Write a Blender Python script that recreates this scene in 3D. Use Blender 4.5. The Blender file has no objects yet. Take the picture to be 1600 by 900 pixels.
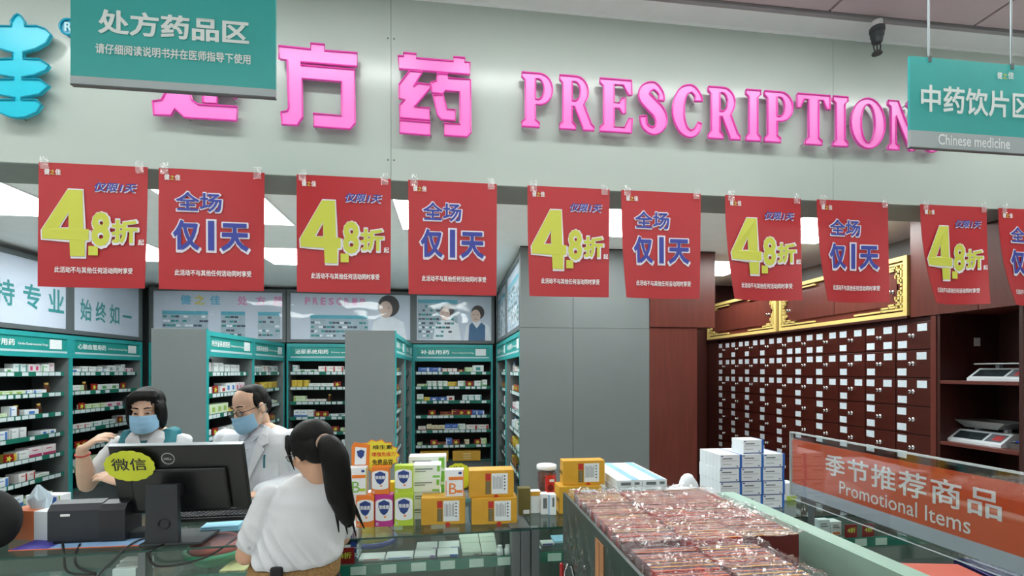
import bpy, bmesh, math, random
from mathutils import Vector, Matrix, Euler

# ------------------------------------------------------------ camera, world, light
scene = bpy.context.scene
FPX = 760.0
TH = math.atan(95 / 760)
CT, ST = math.cos(TH), math.sin(TH)
CAM_H = 1.72
HORIZON = 580.0
cam_d = bpy.data.cameras.new('camera')
cam_d.sensor_fit = 'HORIZONTAL'
cam_d.sensor_width = 36.0
cam_d.lens = 36.0 * FPX / 1600.0
cam_d.shift_y = (HORIZON - 450.0) / 1600.0
cam_d.clip_start = 0.02
cam = bpy.data.objects.new('camera', cam_d)
cam.location = (0, 0, CAM_H)
cam.rotation_euler = (math.radians(90), 0, -TH)
scene.collection.objects.link(cam)
scene.camera = cam

world = bpy.data.worlds.new('world')
scene.world = world
world.use_nodes = True
world.node_tree.nodes['Background'].inputs[0].default_value = (0.86, 0.93, 0.94, 1)
world.node_tree.nodes['Background'].inputs[1].default_value = 0.18

scene.view_settings.view_transform = 'Standard'
scene.view_settings.look = 'None'
scene.view_settings.gamma = 1.0
scene.view_settings.use_curve_mapping = False
scene.view_settings.exposure = 0.0
PANEL_BACK = 17.0       # emission of the pharmacy's ceiling panels
PANEL_FRONT = 7.5     # emission of the unseen ceiling lights added to brighten the shop
PANEL_STRIP = 17.0     # emission of the strip lights along the fascia

def area_lamp(loc, sx, sy, watts):
    l = bpy.data.lights.new('ceiling_lamp', 'AREA')
    l.shape = 'RECTANGLE'; l.size = sx; l.size_y = sy; l.energy = watts
    l.color = (0.95, 1.0, 0.98)
    o = bpy.data.objects.new('ceiling_lamp', l)
    o.location = loc
    scene.collection.objects.link(o)
    return o

# ------------------------------------------------------------ helpers
COL = scene.collection
R = random.Random(7)

def PY(px, py, Y):
    cx = (px - 800) / FPX; d = Y / (CT - cx * ST)
    return Vector((d * (cx * CT + ST), Y, CAM_H - (py - HORIZON) / FPX * d))
def PX(px, py, X):
    cx = (px - 800) / FPX; d = X / (cx * CT + ST)
    return Vector((X, d * (CT - cx * ST), CAM_H - (py - HORIZON) / FPX * d))
def PZ(px, py, Z):
    d = (CAM_H - Z) * FPX / (py - HORIZON); cx = (px - 800) / FPX
    return Vector((d * (cx * CT + ST), d * (CT - cx * ST), Z))

def srgb(r, g, b):
    def f(c):
        c /= 255.0
        return c / 12.92 if c <= 0.04045 else ((c + 0.055) / 1.055) ** 2.4
    return (f(r), f(g), f(b), 1.0)

MATS = {}
def mat(name, rgb, rough=0.55, metal=0.0, var=0.05, scale=8.0, bump=0.0, spec=0.5, emit=None, coat=0.0, stretch=None):
    if name in MATS:
        return MATS[name]
    m = bpy.data.materials.new(name)
    m.use_nodes = True
    nt = m.node_tree
    b = nt.nodes['Principled BSDF']
    c = srgb(*rgb)
    b.inputs['Roughness'].default_value = rough
    b.inputs['Metallic'].default_value = metal
    b.inputs['Specular IOR Level'].default_value = spec
    b.inputs['Coat Weight'].default_value = coat
    b.inputs['Coat Roughness'].default_value = 0.1
    b.inputs['Base Color'].default_value = c
    if var > 0 or bump > 0:
        tc = nt.nodes.new('ShaderNodeTexCoord')
        src = tc.outputs['Object']
        if stretch:
            mp = nt.nodes.new('ShaderNodeMapping')
            mp.inputs['Scale'].default_value = stretch
            nt.links.new(src, mp.inputs['Vector'])
            src = mp.outputs['Vector']
        nz = nt.nodes.new('ShaderNodeTexNoise')
        nz.inputs['Scale'].default_value = scale
        nz.inputs['Detail'].default_value = 4
        nt.links.new(src, nz.inputs['Vector'])
        if var > 0:
            rp = nt.nodes.new('ShaderNodeValToRGB')
            rp.color_ramp.elements[0].position = 0.3
            rp.color_ramp.elements[1].position = 0.7
            rp.color_ramp.elements[0].color = tuple(x * (1 - var) for x in c[:3]) + (1,)
            rp.color_ramp.elements[1].color = tuple(min(1, x * (1 + var)) for x in c[:3]) + (1,)
            nt.links.new(nz.outputs['Fac'], rp.inputs['Fac'])
            nt.links.new(rp.outputs['Color'], b.inputs['Base Color'])
        if bump > 0:
            bp = nt.nodes.new('ShaderNodeBump')
            bp.inputs['Strength'].default_value = bump
            bp.inputs['Distance'].default_value = 0.01
            nt.links.new(nz.outputs['Fac'], bp.inputs['Height'])
            nt.links.new(bp.outputs['Normal'], b.inputs['Normal'])
    if emit:
        b.inputs['Emission Color'].default_value = (emit[0], emit[1], emit[2], 1)
        b.inputs['Emission Strength'].default_value = emit[3]
    MATS[name] = m
    return m

def film(name, tint, gloss=0.12, rough=0.05, bump=0.0, scale=10.0, white=0.0, detail=3.0, stretch=None):
    """clear sheet: tinted transparency mixed with a glossy fresnel layer"""
    if name in MATS:
        return MATS[name]
    m = bpy.data.materials.new(name)
    m.use_nodes = True
    nt = m.node_tree
    for n in list(nt.nodes):
        if n.type != 'OUTPUT_MATERIAL':
            nt.nodes.remove(n)
    out = [n for n in nt.nodes if n.type == 'OUTPUT_MATERIAL'][0]
    tr = nt.nodes.new('ShaderNodeBsdfTransparent')
    tr.inputs[0].default_value = tint
    gl = nt.nodes.new('ShaderNodeBsdfGlossy')
    gl.inputs['Roughness'].default_value = rough
    gl.inputs['Color'].default_value = (1, 1, 1, 1)
    lw = nt.nodes.new('ShaderNodeLayerWeight')
    lw.inputs['Blend'].default_value = 0.5
    pw_ = nt.nodes.new('ShaderNodeMath'); pw_.operation = 'POWER'; pw_.inputs[1].default_value = 4.0
    nt.links.new(lw.outputs['Facing'], pw_.inputs[0])
    mx = nt.nodes.new('ShaderNodeMath'); mx.operation = 'MULTIPLY_ADD'; mx.use_clamp = True
    mx.inputs[1].default_value = 0.55
    mx.inputs[2].default_value = gloss
    nt.links.new(pw_.outputs[0], mx.inputs[0])
    mix = nt.nodes.new('ShaderNodeMixShader')
    nt.links.new(mx.outputs[0], mix.inputs[0])
    nt.links.new(tr.outputs[0], mix.inputs[1])
    nt.links.new(gl.outputs[0], mix.inputs[2])
    last = mix.outputs[0]
    if bump > 0:
        tc = nt.nodes.new('ShaderNodeTexCoord')
        src = tc.outputs['Object']
        if stretch:
            mp = nt.nodes.new('ShaderNodeMapping')
            mp.inputs['Scale'].default_value = stretch
            nt.links.new(src, mp.inputs['Vector'])
            src = mp.outputs['Vector']
        nz = nt.nodes.new('ShaderNodeTexNoise')
        nz.inputs['Scale'].default_value = scale
        nz.inputs['Detail'].default_value = detail
        nt.links.new(src, nz.inputs['Vector'])
        bp = nt.nodes.new('ShaderNodeBump')
        bp.inputs['Strength'].default_value = bump
        bp.inputs['Distance'].default_value = 0.02
        nt.links.new(nz.outputs['Fac'], bp.inputs['Height'])
        nt.links.new(bp.outputs['Normal'], gl.inputs['Normal'])
        nt.links.new(bp.outputs['Normal'], lw.inputs['Normal'])
    if white > 0:
        df = nt.nodes.new('ShaderNodeBsdfDiffuse')
        df.inputs['Color'].default_value = (0.9, 0.92, 0.92, 1)
        m2 = nt.nodes.new('ShaderNodeMixShader')
        m2.inputs[0].default_value = white
        nt.links.new(last, m2.inputs[1]); nt.links.new(df.outputs[0], m2.inputs[2])
        last = m2.outputs[0]
    nt.links.new(last, out.inputs['Surface'])
    MATS[name] = m
    return m

class MB:
    """collects boxes, prisms, tubes and lathes into one mesh"""
    def __init__(s):
        s.v = []; s.f = []; s.m = []
    def add(s, verts, faces, mi=0):
        n = len(s.v)
        s.v += [tuple(p) for p in verts]
        s.f += [tuple(n + i for i in q) for q in faces]
        s.m += [mi] * len(faces)
        return s
    def box(s, x0, x1, y0, y1, z0, z1, mi=0):
        v = [(x0, y0, z0), (x1, y0, z0), (x1, y1, z0), (x0, y1, z0), (x0, y0, z1), (x1, y0, z1), (x1, y1, z1), (x0, y1, z1)]
        f = [(0, 3, 2, 1), (4, 5, 6, 7), (0, 1, 5, 4), (1, 2, 6, 5), (2, 3, 7, 6), (3, 0, 4, 7)]
        return s.add(v, f, mi)
    def cbox(s, c, sz, mi=0):
        return s.box(c[0] - sz[0] / 2, c[0] + sz[0] / 2, c[1] - sz[1] / 2, c[1] + sz[1] / 2, c[2] - sz[2] / 2, c[2] + sz[2] / 2, mi)
    def bbox(s, x0, x1, y0, y1, z0, z1, b=0.004, mi=0):
        """box with chamfered edges"""
        bm = bmesh.new()
        bmesh.ops.create_cube(bm, size=1.0)
        for v in bm.verts:
            v.co = ((x0 + x1) / 2 + v.co.x * (x1 - x0), (y0 + y1) / 2 + v.co.y * (y1 - y0), (z0 + z1) / 2 + v.co.z * (z1 - z0))
        b = min(b, 0.45 * min(x1 - x0, y1 - y0, z1 - z0))
        bmesh.ops.bevel(bm, geom=bm.edges[:], offset=b, segments=2, affect='EDGES', profile=0.5)
        bm.verts.index_update()
        vs = [v.co[:] for v in bm.verts]; fs = [[v.index for v in f.verts] for f in bm.faces]
        bm.free()
        return s.add(vs, fs, mi)
    def quad(s, a, b, c, d, mi=0):
        return s.add([a, b, c, d], [(0, 1, 2, 3)], mi)
    def prism(s, pts, y0, y1, mi=0):
        """polygon pts (x,z) extruded along y; front at y0"""
        n = len(pts)
        v = [(p[0], y0, p[1]) for p in pts] + [(p[0], y1, p[1]) for p in pts]
        f = [tuple(range(n)), tuple(range(2 * n - 1, n - 1, -1))]
        f += [(i, i + n, (i + 1) % n + n, (i + 1) % n) for i in range(n)]
        return s.add(v, f, mi)
    def ring_loft(s, rings, mi=0, caps=True):
        n = len(rings[0]); base = []
        v = [p for r in rings for p in r]
        f = []
        for k in range(len(rings) - 1):
            for i in range(n):
                f.append((k * n + i, k * n + (i + 1) % n, (k + 1) * n + (i + 1) % n, (k + 1) * n + i))
        if caps:
            f.append(tuple(range(n - 1, -1, -1)))
            f.append(tuple((len(rings) - 1) * n + i for i in range(n)))
        return s.add(v, f, mi)
    def lathe(s, c, prof, n=20, mi=0, axis='z'):
        rings = []
        for r, h in prof:
            ring = []
            for i in range(n):
                a = 2 * math.pi * i / n
                p = (r * math.cos(a), r * math.sin(a), h)
                if axis == 'y': p = (p[0], p[2], p[1])
                if axis == 'x': p = (p[2], p[0], p[1])
                ring.append((c[0] + p[0], c[1] + p[1], c[2] + p[2]))
            rings.append(ring)
        return s.ring_loft(rings, mi)
    def tube(s, pts, rad, n=8, mi=0, round_caps=False):
        pts = [Vector(p) for p in pts]
        rad = [rad] * len(pts) if isinstance(rad, (int, float)) else list(rad)
        if round_caps:
            t0 = (pts[0] - pts[1]).normalized(); t1 = (pts[-1] - pts[-2]).normalized()
            a = [pts[0] + t0 * rad[0] * math.sin(u) for u in (1.35, 0.95, 0.5)]
            ra = [rad[0] * math.cos(u) for u in (1.35, 0.95, 0.5)]
            b = [pts[-1] + t1 * rad[-1] * math.sin(u) for u in (0.5, 0.95, 1.35)]
            rb = [rad[-1] * math.cos(u) for u in (0.5, 0.95, 1.35)]
            pts = a + pts + b; rad = ra + rad + rb
        up = None; rings = []
        for i, p in enumerate(pts):
            t = (pts[min(i + 1, len(pts) - 1)] - pts[max(i - 1, 0)]).normalized()
            if up is None:
                up = Vector((0, 0, 1)) if abs(t.z) < 0.9 else Vector((1, 0, 0))
            sx = t.cross(up)
            if sx.length < 1e-4: sx = t.cross(Vector((0, 1, 0)))
            sx.normalize(); up = sx.cross(t).normalized()
            rings.append([p + (sx * math.cos(2 * math.pi * k / n) + up * math.sin(2 * math.pi * k / n)) * rad[i] for k in range(n)])
        return s.ring_loft(rings, mi)
    def ell(s, c, r, n=16, m=10, mi=0, rot=None):
        rings = []
        for j in range(m + 1):
            t = math.pi * (0.02 + 0.96 * j / m)
            ring = []
            for i in range(n):
                a = 2 * math.pi * i / n
                p = Vector((r[0] * math.sin(t) * math.cos(a), r[1] * math.sin(t) * math.sin(a), -r[2] * math.cos(t)))
                if rot: p = rot @ p
                ring.append((c[0] + p.x, c[1] + p.y, c[2] + p.z))
            rings.append(ring)
        return s.ring_loft(rings, mi)
    def torus(s, c, R0, r, n=24, m=8, mi=0, axis='y', sx=1.0, sz=1.0):
        v = []; f = []
        for i in range(n):
            a = 2 * math.pi * i / n
            for j in range(m):
                b = 2 * math.pi * j / m
                q = R0 + r * math.cos(b)
                p = (q * math.cos(a) * sx, r * math.sin(b), q * math.sin(a) * sz)
                if axis == 'z': p = (p[0], p[2], p[1])
                if axis == 'x': p = (p[1], p[0], p[2])
                v.append((c[0] + p[0], c[1] + p[1], c[2] + p[2]))
        for i in range(n):
            for j in range(m):
                f.append((i * m + j, i * m + (j + 1) % m, ((i + 1) % n) * m + (j + 1) % m, ((i + 1) % n) * m + j))
        return s.add(v, f, mi)
    def xf(s, M):
        s.v = [tuple(M @ Vector(p)) for p in s.v]
        return s
    def mesh(s, name, mats, smooth=False):
        me = bpy.data.meshes.new(name)
        me.from_pydata(s.v, [], s.f)
        for mm in (mats if isinstance(mats, (list, tuple)) else [mats]):
            me.materials.append(mm)
        me.polygons.foreach_set('material_index', s.m)
        bm = bmesh.new(); bm.from_mesh(me)
        bmesh.ops.recalc_face_normals(bm, faces=bm.faces[:])
        bm.to_mesh(me); bm.free()
        if smooth:
            me.polygons.foreach_set('use_smooth', [True] * len(me.polygons))
        me.update()
        return me
    def obj(s, name, mats, parent=None, loc=None, rz=0.0, smooth=False):
        return link(name, s.mesh(name, mats, smooth), parent, loc, rz)

def link(name, data, parent=None, loc=None, rz=0.0, rot=None):
    o = bpy.data.objects.new(name, data)
    COL.objects.link(o)
    if parent is not None: o.parent = parent
    if loc is not None: o.location = loc
    if rz: o.rotation_euler = (0, 0, rz)
    if rot is not None: o.rotation_euler = rot
    return o
def tag(o, label, cat, group=None):
    o['label'] = label; o['category'] = cat
    if group: o['group'] = group
    return o
def thing(name, label, cat, loc=(0, 0, 0), rz=0.0, group=None, rot=None):
    return tag(link(name, None, None, loc, rz, rot), label, cat, group)
def struct(o):
    o['kind'] = 'structure'
    return o
def copy_tree(o, parent=None):
    c = o.copy(); COL.objects.link(c)
    if parent is not None: c.parent = parent
    for ch in list(o.children): copy_tree(ch, c)
    return c

# ---- writing: text outlines turned into flat meshes standing in the x-z plane, facing -y
TXT = {}
def text_mesh(body, w=None, h=None, bold=0.0, m=None, depth=0.0, shear=0.0, spacing=1.0, fn=None, sz=None):
    key = (body, w, h, bold, m.name if m else '', depth, shear, spacing, sz)
    if fn is None and key in TXT:
        return TXT[key]
    c = bpy.data.curves.new('writing', 'FONT')
    c.body = body; c.size = 1.0; c.resolution_u = 3; c.extrude = depth; c.shear = shear
    c.space_character = spacing; c.align_x = 'CENTER'; c.space_line = 1.1
    o = bpy.data.objects.new('writing', c); COL.objects.link(o)
    dg = bpy.context.evaluated_depsgraph_get()
    me = bpy.data.meshes.new_from_object(o.evaluated_get(dg))
    bpy.data.objects.remove(o); bpy.data.curves.remove(c)
    if bold > 0:     # heavier strokes: the outline is widened on both sides
        cnt = {}
        for pl in me.polygons:
            for ek in pl.edge_keys: cnt[ek] = cnt.get(ek, 0) + 1
        vs = [v.co.copy() for v in me.vertices]; fs = [tuple(pl.vertices) for pl in me.polygons]
        for (i, j), k in cnt.items():
            if k != 1: continue
            p, q = vs[i], vs[j]
            t = q - p
            if t.length < 1e-6: continue
            t = t.normalized() * bold; n = Vector((-t.y, t.x, 0))
            b0 = len(vs)
            e = Vector((0, 0, 0.002 * math.sin(12.9898 * b0)))
            vs += [p - t * 0.7 + n + e, q + t * 0.7 + n + e, q + t * 0.7 - n + e, p - t * 0.7 - n + e]
            fs.append((b0, b0 + 3, b0 + 2, b0 + 1))
        bpy.data.meshes.remove(me)
        me = bpy.data.meshes.new('writing'); me.from_pydata([tuple(v) for v in vs], [], fs)
    me.name = 'writing'
    xs = [v.co.x for v in me.vertices]; ys = [v.co.y for v in me.vertices]
    x0, x1, y0, y1 = min(xs), max(xs), min(ys), max(ys)
    sx = w / (x1 - x0) if w else None; sy = h / (y1 - y0) if h else None
    if sx is None: sx = sy
    if sy is None: sy = sx
    for v in me.vertices:
        x = (v.co.x - (x0 + x1) / 2) * sx; z = (v.co.y - (y0 + y1) / 2) * sy
        v.co = (x, -v.co.z * min(1.0, abs(sy) * 0.5), z)
        if fn: v.co = fn(v.co)
    me.materials.clear(); me.materials.append(m)
    me.update()
    TXT[key] = me
    return me
def text(body, parent, loc, w=None, h=None, bold=0.0, m=None, depth=0.0, shear=0.0, spacing=1.0, name='lettering', rot=None):
    return link(name, text_mesh(body, w, h, bold, m, depth, shear, spacing), parent, loc, 0, rot)

def poly_mesh(loops, half, m, name='glyph', bevel=0.0):
    """flat outline (loops of (x,z), holes included) with thickness, standing in the x-z plane"""
    c = bpy.data.curves.new(name, 'CURVE'); c.dimensions = '2D'; c.fill_mode = 'BOTH'; c.extrude = half
    for lp in loops:
        sp = c.splines.new('POLY'); sp.points.add(len(lp) - 1)
        for p, q in zip(sp.points, lp): p.co = (q[0], q[1], 0, 1)
        sp.use_cyclic_u = True
    o = bpy.data.objects.new(name, c); COL.objects.link(o)
    dg = bpy.context.evaluated_depsgraph_get()
    me = bpy.data.meshes.new_from_object(o.evaluated_get(dg))
    bpy.data.objects.remove(o); bpy.data.curves.remove(c)
    for v in me.vertices: v.co = (v.co.x, -v.co.z, v.co.y)
    me.materials.clear(); me.materials.append(m); me.name = name
    me.update()
    return me

ORD = ['first', 'second', 'third', 'fourth', 'fifth', 'sixth', 'seventh', 'eighth', 'ninth', 'tenth', 'eleventh', 'twelfth',
       'thirteenth', 'fourteenth', 'fifteenth', 'sixteenth', 'seventeenth', 'eighteenth', 'nineteenth', 'twentieth',
       'twenty-first', 'twenty-second', 'twenty-third', 'twenty-fourth', 'twenty-fifth', 'twenty-sixth', 'twenty-seventh', 'twenty-eighth', 'twenty-ninth', 'thirtieth']

# ------------------------------------------------------------ materials
M_fascia = mat('fascia_panel', (182, 193, 186), 0.2, 0.0, 0.02, 2.0)
M_tilec = mat('ceiling_tile', (196, 180, 184), 0.6, 0, 0.05, 3)
M_strip = mat('cornice_paint', (240, 242, 244), 0.5, 0, 0.02)
M_seam = mat('dark_seam', (60, 62, 64), 0.6)
M_ceilb = mat('back_ceiling', (240, 244, 244), 0.6, 0, 0.02)
M_grey = mat('grey_laminate', (108, 115, 115), 0.45, 0, 0.03, 3)
M_dgrey = mat('dark_grey_frame', (86, 93, 95), 0.45, 0, 0.04)
M_black = mat('black_plastic', (18, 19, 21), 0.4, 0, 0.1)
M_blackm = mat('black_matte', (14, 14, 15), 0.75, 0, 0.1)
M_teal = mat('teal_laminate', (40, 150, 150), 0.4, 0, 0.03)
M_teald = mat('teal_recess', (30, 140, 134), 0.45, 0, 0.03)
M_white = mat('white_print', (236, 240, 240), 0.5, 0, 0.0)
M_paper = mat('paper', (222, 228, 230), 0.6, 0, 0.03, 40)
M_wood = mat('red_wood', (96, 45, 36), 0.35, 0, 0.14, 5, stretch=(6, 6, 0.5))
M_woodd = mat('dark_wood', (58, 24, 19), 0.4, 0, 0.15, 5, stretch=(6, 6, 0.5))
M_gold = mat('gold_trim', (216, 192, 116), 0.45, 0.0, 0.05, 10)
M_chrome = mat('chrome', (200, 202, 204), 0.2, 1.0, 0.02)
M_alu = mat('aluminium', (110, 118, 120), 0.35, 0.6, 0.03)
M_floor = mat('floor_tile', (232, 232, 226), 0.3, 0, 0.04, 4)
M_wall = mat('painted_wall', (206, 210, 208), 0.6, 0, 0.02)
M_glow_b = mat('panel_glow', (255, 255, 255), 0.5, 0, 0, emit=(0.94, 1.0, 0.98, PANEL_BACK))
M_glow_f = mat('added_panel_glow', (255, 255, 255), 0.5, 0, 0, emit=(0.96, 1.0, 0.98, PANEL_FRONT))
M_glow_s = mat('strip_glow', (255, 255, 255), 0.5, 0, 0, emit=(0.96, 1.0, 0.98, PANEL_STRIP))
M_pink = mat('pink_acrylic', (255, 132, 216), 0.3, 0, 0.02, spec=0.5)
M_pinkd = mat('pink_acrylic_rim', (236, 72, 180), 0.25, 0, 0.02)
M_cyan = mat('cyan_acrylic', (18, 196, 222), 0.3, 0, 0.02)
M_cyand = mat('cyan_acrylic_rim', (14, 150, 178), 0.25)
M_sign = mat('sign_teal', (52, 172, 168), 0.4, 0, 0.02)
M_signgrey = mat('sign_grey', (172, 184, 186), 0.4, 0, 0.02)
M_red = mat('poster_red', (178, 42, 48), 0.38, 0, 0.03, 3)
M_yel = mat('print_yellow', (202, 206, 76), 0.5, 0, 0.0)
M_blue = mat('print_blue', (58, 68, 158), 0.5, 0, 0.0)
M_lilac = mat('print_lilac', (226, 222, 232), 0.5, 0, 0.0)
M_orange = mat('print_orange', (228, 120, 40), 0.5, 0, 0.0)
M_tape = film('tape_film', (0.96, 0.96, 0.96, 1), 0.18, 0.12, 0.4, 60, 0.12)
M_glass = film('showcase_glass', (0.925, 0.97, 0.95, 1), 0.03, 0.02)
M_glassedge = mat('glass_edge', (30, 70, 62), 0.15, 0, 0.02)
M_poly = film('poster_film', (0.95, 0.96, 0.98, 1), 0.03, 0.04, 0.06, 3, 0.02, 0.5, (1, 1, 3))
M_acryl = film('clear_acrylic', (0.95, 0.96, 0.96, 1), 0.06, 0.04, 0.02, 6)
M_wrap = film('shrink_wrap', (0.96, 0.96, 0.97, 1), 0.06, 0.05, 0.7, 34, 0.004, 5.0)

# ------------------------------------------------------------ room shell
FY = 2.5      # front of the fascia
FB = 2.68     # its lower edge
CF = 3.61     # shop ceiling
CB = 2.89     # pharmacy ceiling
YB = 7.0      # front of the shelving on the back wall

struct(MB().box(-6.2, 6.2, -4.2, 7.6, -0.1, 0.0).obj('floor', M_floor))
# shop ceiling: backing, light cornice strip and tiles with dark joints
ceil = struct(MB().box(-6.2, 6.2, -4.2, FY, CF + 0.02, CF + 0.12).obj('ceiling', M_seam))
MB().box(-6.2, 6.2, FY - 0.14, FY, CF, CF + 0.02).obj('cornice_strip', M_strip, ceil)
MB().box(-6.2, 6.2, FY - 0.165, FY - 0.14, CF - 0.012, CF + 0.02).obj('edge_profile', mat('edge_profile', (150, 146, 150), 0.5), ceil)
tile_me = MB().box(0.008, 0.862, 0.008, 0.862, 0, 0.02).mesh('ceiling_tile', M_tilec)
for i in range(14):
    for j in range(7):
        link('ceiling_tile', tile_me, ceil, (-6.1 + 0.37 + i * 0.87 - 0.12 - 0.01, FY - 0.165 - (j + 1) * 0.87, CF))
# fascia (bulkhead) with separate panels
fas = struct(MB().box(-6.2, 6.2, FY + 0.012, FY + 0.28, FB, CF + 0.1).obj('wall_front', mat('fascia_back', (120, 128, 124), 0.6)))
for a, b in ((-6.2, -2.74), (-2.737, -0.301), (-0.299, 2.139), (2.141, 4.58), (4.583, 6.2)):
    MB().box(a, b, FY, FY + 0.012, FB, CF).obj('fascia_panel', M_fascia, fas)
sc = MB().lathe((0, 0, 0), [(0.004, -0.002), (0.004, 0.0005)], 8, axis='y').mesh('screw', M_dgrey)
for x in (-0.315, -0.285):
    for z in (2.78, 3.39):
        link('screw', sc, fas, (x, FY - 0.001, z))
MB().box(-6.2, 6.2, FY - 0.004, FY + 0.02, CF - 0.016, CF).obj('cornice_bead', M_white, fas)
# pharmacy ceiling
cb = struct(MB().box(-4.5, 4.2, FY + 0.28, 7.5, CB, CB + 0.05).obj('ceiling', M_ceilb))
struct(MB().box(-4.6, 4.3, 7.4, 7.5, 0, CB).obj('wall_back', M_dgrey))
struct(MB().box(-4.55, -4.4, FY + 0.28, 7.5, 0, CB).obj('wall_left', M_dgrey))
struct(MB().box(4.0, 4.15, 2.78, 7.5, 0, CB).obj('wall_right', mat('grey_wall', (150, 156, 156), 0.6)))
# rest of the shop around the camera
struct(MB().box(-6.3, -6.2, -4.2, 2.8, 0, CF + 0.1).obj('wall_shop_left', M_wall))
struct(MB().box(6.2, 6.3, -4.2, 2.8, 0, CF + 0.1).obj('wall_shop_right', M_wall))
struct(MB().box(-6.3, 6.3, -4.3, -4.2, 0, CF + 0.1).obj('wall_rear', M_wall))
struct(MB().box(-6.3, -4.4, 2.62, 2.72, 0, FB).obj('wall_front_left', M_wall))
struct(MB().box(4.1, 6.3, 2.62, 2.72, 0, FB).obj('wall_front_right', M_wall))

# grey partition wall with its cover panels and the wood-clad pillar
pw = struct(MB().box(1.02, 1.88, 4.52, 7.0, 0, CB).obj('wall_partition', M_grey))
for (a, b, z0, z1) in ((0.64, 1.143, 0.0, 2.128), (0.64, 1.143, 2.131, CB - 0.01), (1.147, 1.90, 0.0, 2.128), (1.147, 1.90, 2.131, CB - 0.01)):
    MB().box(a, b, 4.50, 4.52, z0, z1).obj('cover_panel', M_grey, pw)
MB().box(0.64, 0.66, 4.52, 4.56, 0, CB - 0.01).obj('edge_strip', M_dgrey, pw)
MB().box(0.64, 1.90, 4.495, 4.52, CB - 0.01, CB).obj('top_trim', M_black, pw)
wp = struct(MB().box(1.905, 2.39, 4.505, 6.9, 0, 2.145).obj('wall_wood_pillar', M_wood))
MB().box(1.905, 2.57, 4.49, 5.2, 2.148, CB - 0.01).obj('upper_casing', M_wood, wp)
MB().box(1.905, 2.57, 4.485, 5.2, CB - 0.01, CB).obj('top_trim', M_black, wp)
struct(MB().box(2.39, 4.0, 6.25, 6.35, 0, CB).obj('wall_wood_back', M_woodd))

# ceiling light panels
def light_panel(x0, x1, y0, y1, z, m, label, group, strip=False):
    t = thing('ceiling_light', label, 'light', ((x0 + x1) / 2, (y0 + y1) / 2, z), group=group)
    a, b = (x1 - x0) / 2, (y1 - y0) / 2
    MB().box(-a, a, -b, b, -0.006, -0.002).obj('diffuser', m, t)
    fr = MB()
    w = 0.012
    fr.box(-a - w, a + w, -b - w, -b, -0.012, 0).box(-a - w, a + w, b, b + w, -0.012, 0).box(-a - w, -a, -b, b, -0.012, 0).box(a, a + w, -b, b, -0.012, 0)
    fr.obj('frame', M_white, t)
    return t
names = ['left wall', 'second poster', 'fourth poster', 'grey partition', 'medicine drawers']
for i in range(5):
    x0 = -3.41 + 1.51 * i
    for j, (y0, y1) in enumerate(((3.36, 4.05), (4.82, 5.56))):
        if j == 1 and i == 3: continue
        light_panel(x0, x0 + 0.66, y0, y1, CB, M_glow_b, 'square white ceiling panel in the %s row, near the %s' % (('front', 'rear')[j], names[i]), 'pharmacy ceiling panels')
for j, y in enumerate((1.86, -0.4, -2.6)):  # middle and rear rows: out of view, added to light the shop side
    for i in range(4):
        hw = (0.075, 0.2, 0.2)[j]
        light_panel(-5.0 + i * 2.5, -5.0 + i * 2.5 + 2.3, y - hw, y + hw, CF, M_glow_s if j == 0 else M_glow_f,
                    'long ceiling light over the shop aisle, %s row, %s from the left' % (('front', 'middle', 'rear')[j], ORD[i]), 'shop ceiling lights')

# ------------------------------------------------------------ raised letters on the fascia
def arc(cx, cz, rx, rz, a0, a1, n=10):
    return [(cx + rx * math.cos(math.radians(a0 + (a1 - a0) * i / n)), cz + rz * math.sin(math.radians(a0 + (a1 - a0) * i / n))) for i in range(n + 1)]
def stroke(pts, hw):
    L = []; Rr = []
    P = [Vector(p) for p in pts]
    for i, p in enumerate(P):
        t = (P[min(i + 1, len(P) - 1)] - P[max(i - 1, 0)]).normalized()
        n = Vector((-t.y, t.x))
        L.append(tuple(p + n * hw[i])); Rr.append(tuple(p - n * hw[i]))
    return L + Rr[::-1]
def smooth_path(pts, k=4):
    out = []
    n = len(pts)
    for i in range(n - 1):
        p0, p1, p2, p3 = [Vector(pts[max(0, min(n - 1, j))]) for j in (i - 1, i, i + 1, i + 2)]
        for q in range(k):
            t = q / k
            out.append(tuple(0.5 * ((2 * p1) + (p2 - p0) * t + (2 * p0 - 5 * p1 + 4 * p2 - p3) * t * t + (3 * p1 - p0 - 3 * p2 + p3) * t ** 3)))
    out.append(tuple(pts[-1]))
    return out
_s = smooth_path([(45, 66, 6), (44, 80, 5), (30, 93, 7), (14, 86, 10), (11, 72, 12), (25, 57, 13), (39, 44, 13), (45, 28, 12), (40, 13, 9), (27, 7, 7), (12, 16, 6), (8, 34, 7)])
_c = smooth_path([(52, 70, 8), (50, 82, 6), (38, 93, 7), (22, 87, 9), (13, 68, 11), (11, 50, 12), (13, 32, 11), (22, 13, 9), (36, 6, 7), (48, 13, 6), (54, 28, 4)])
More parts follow.
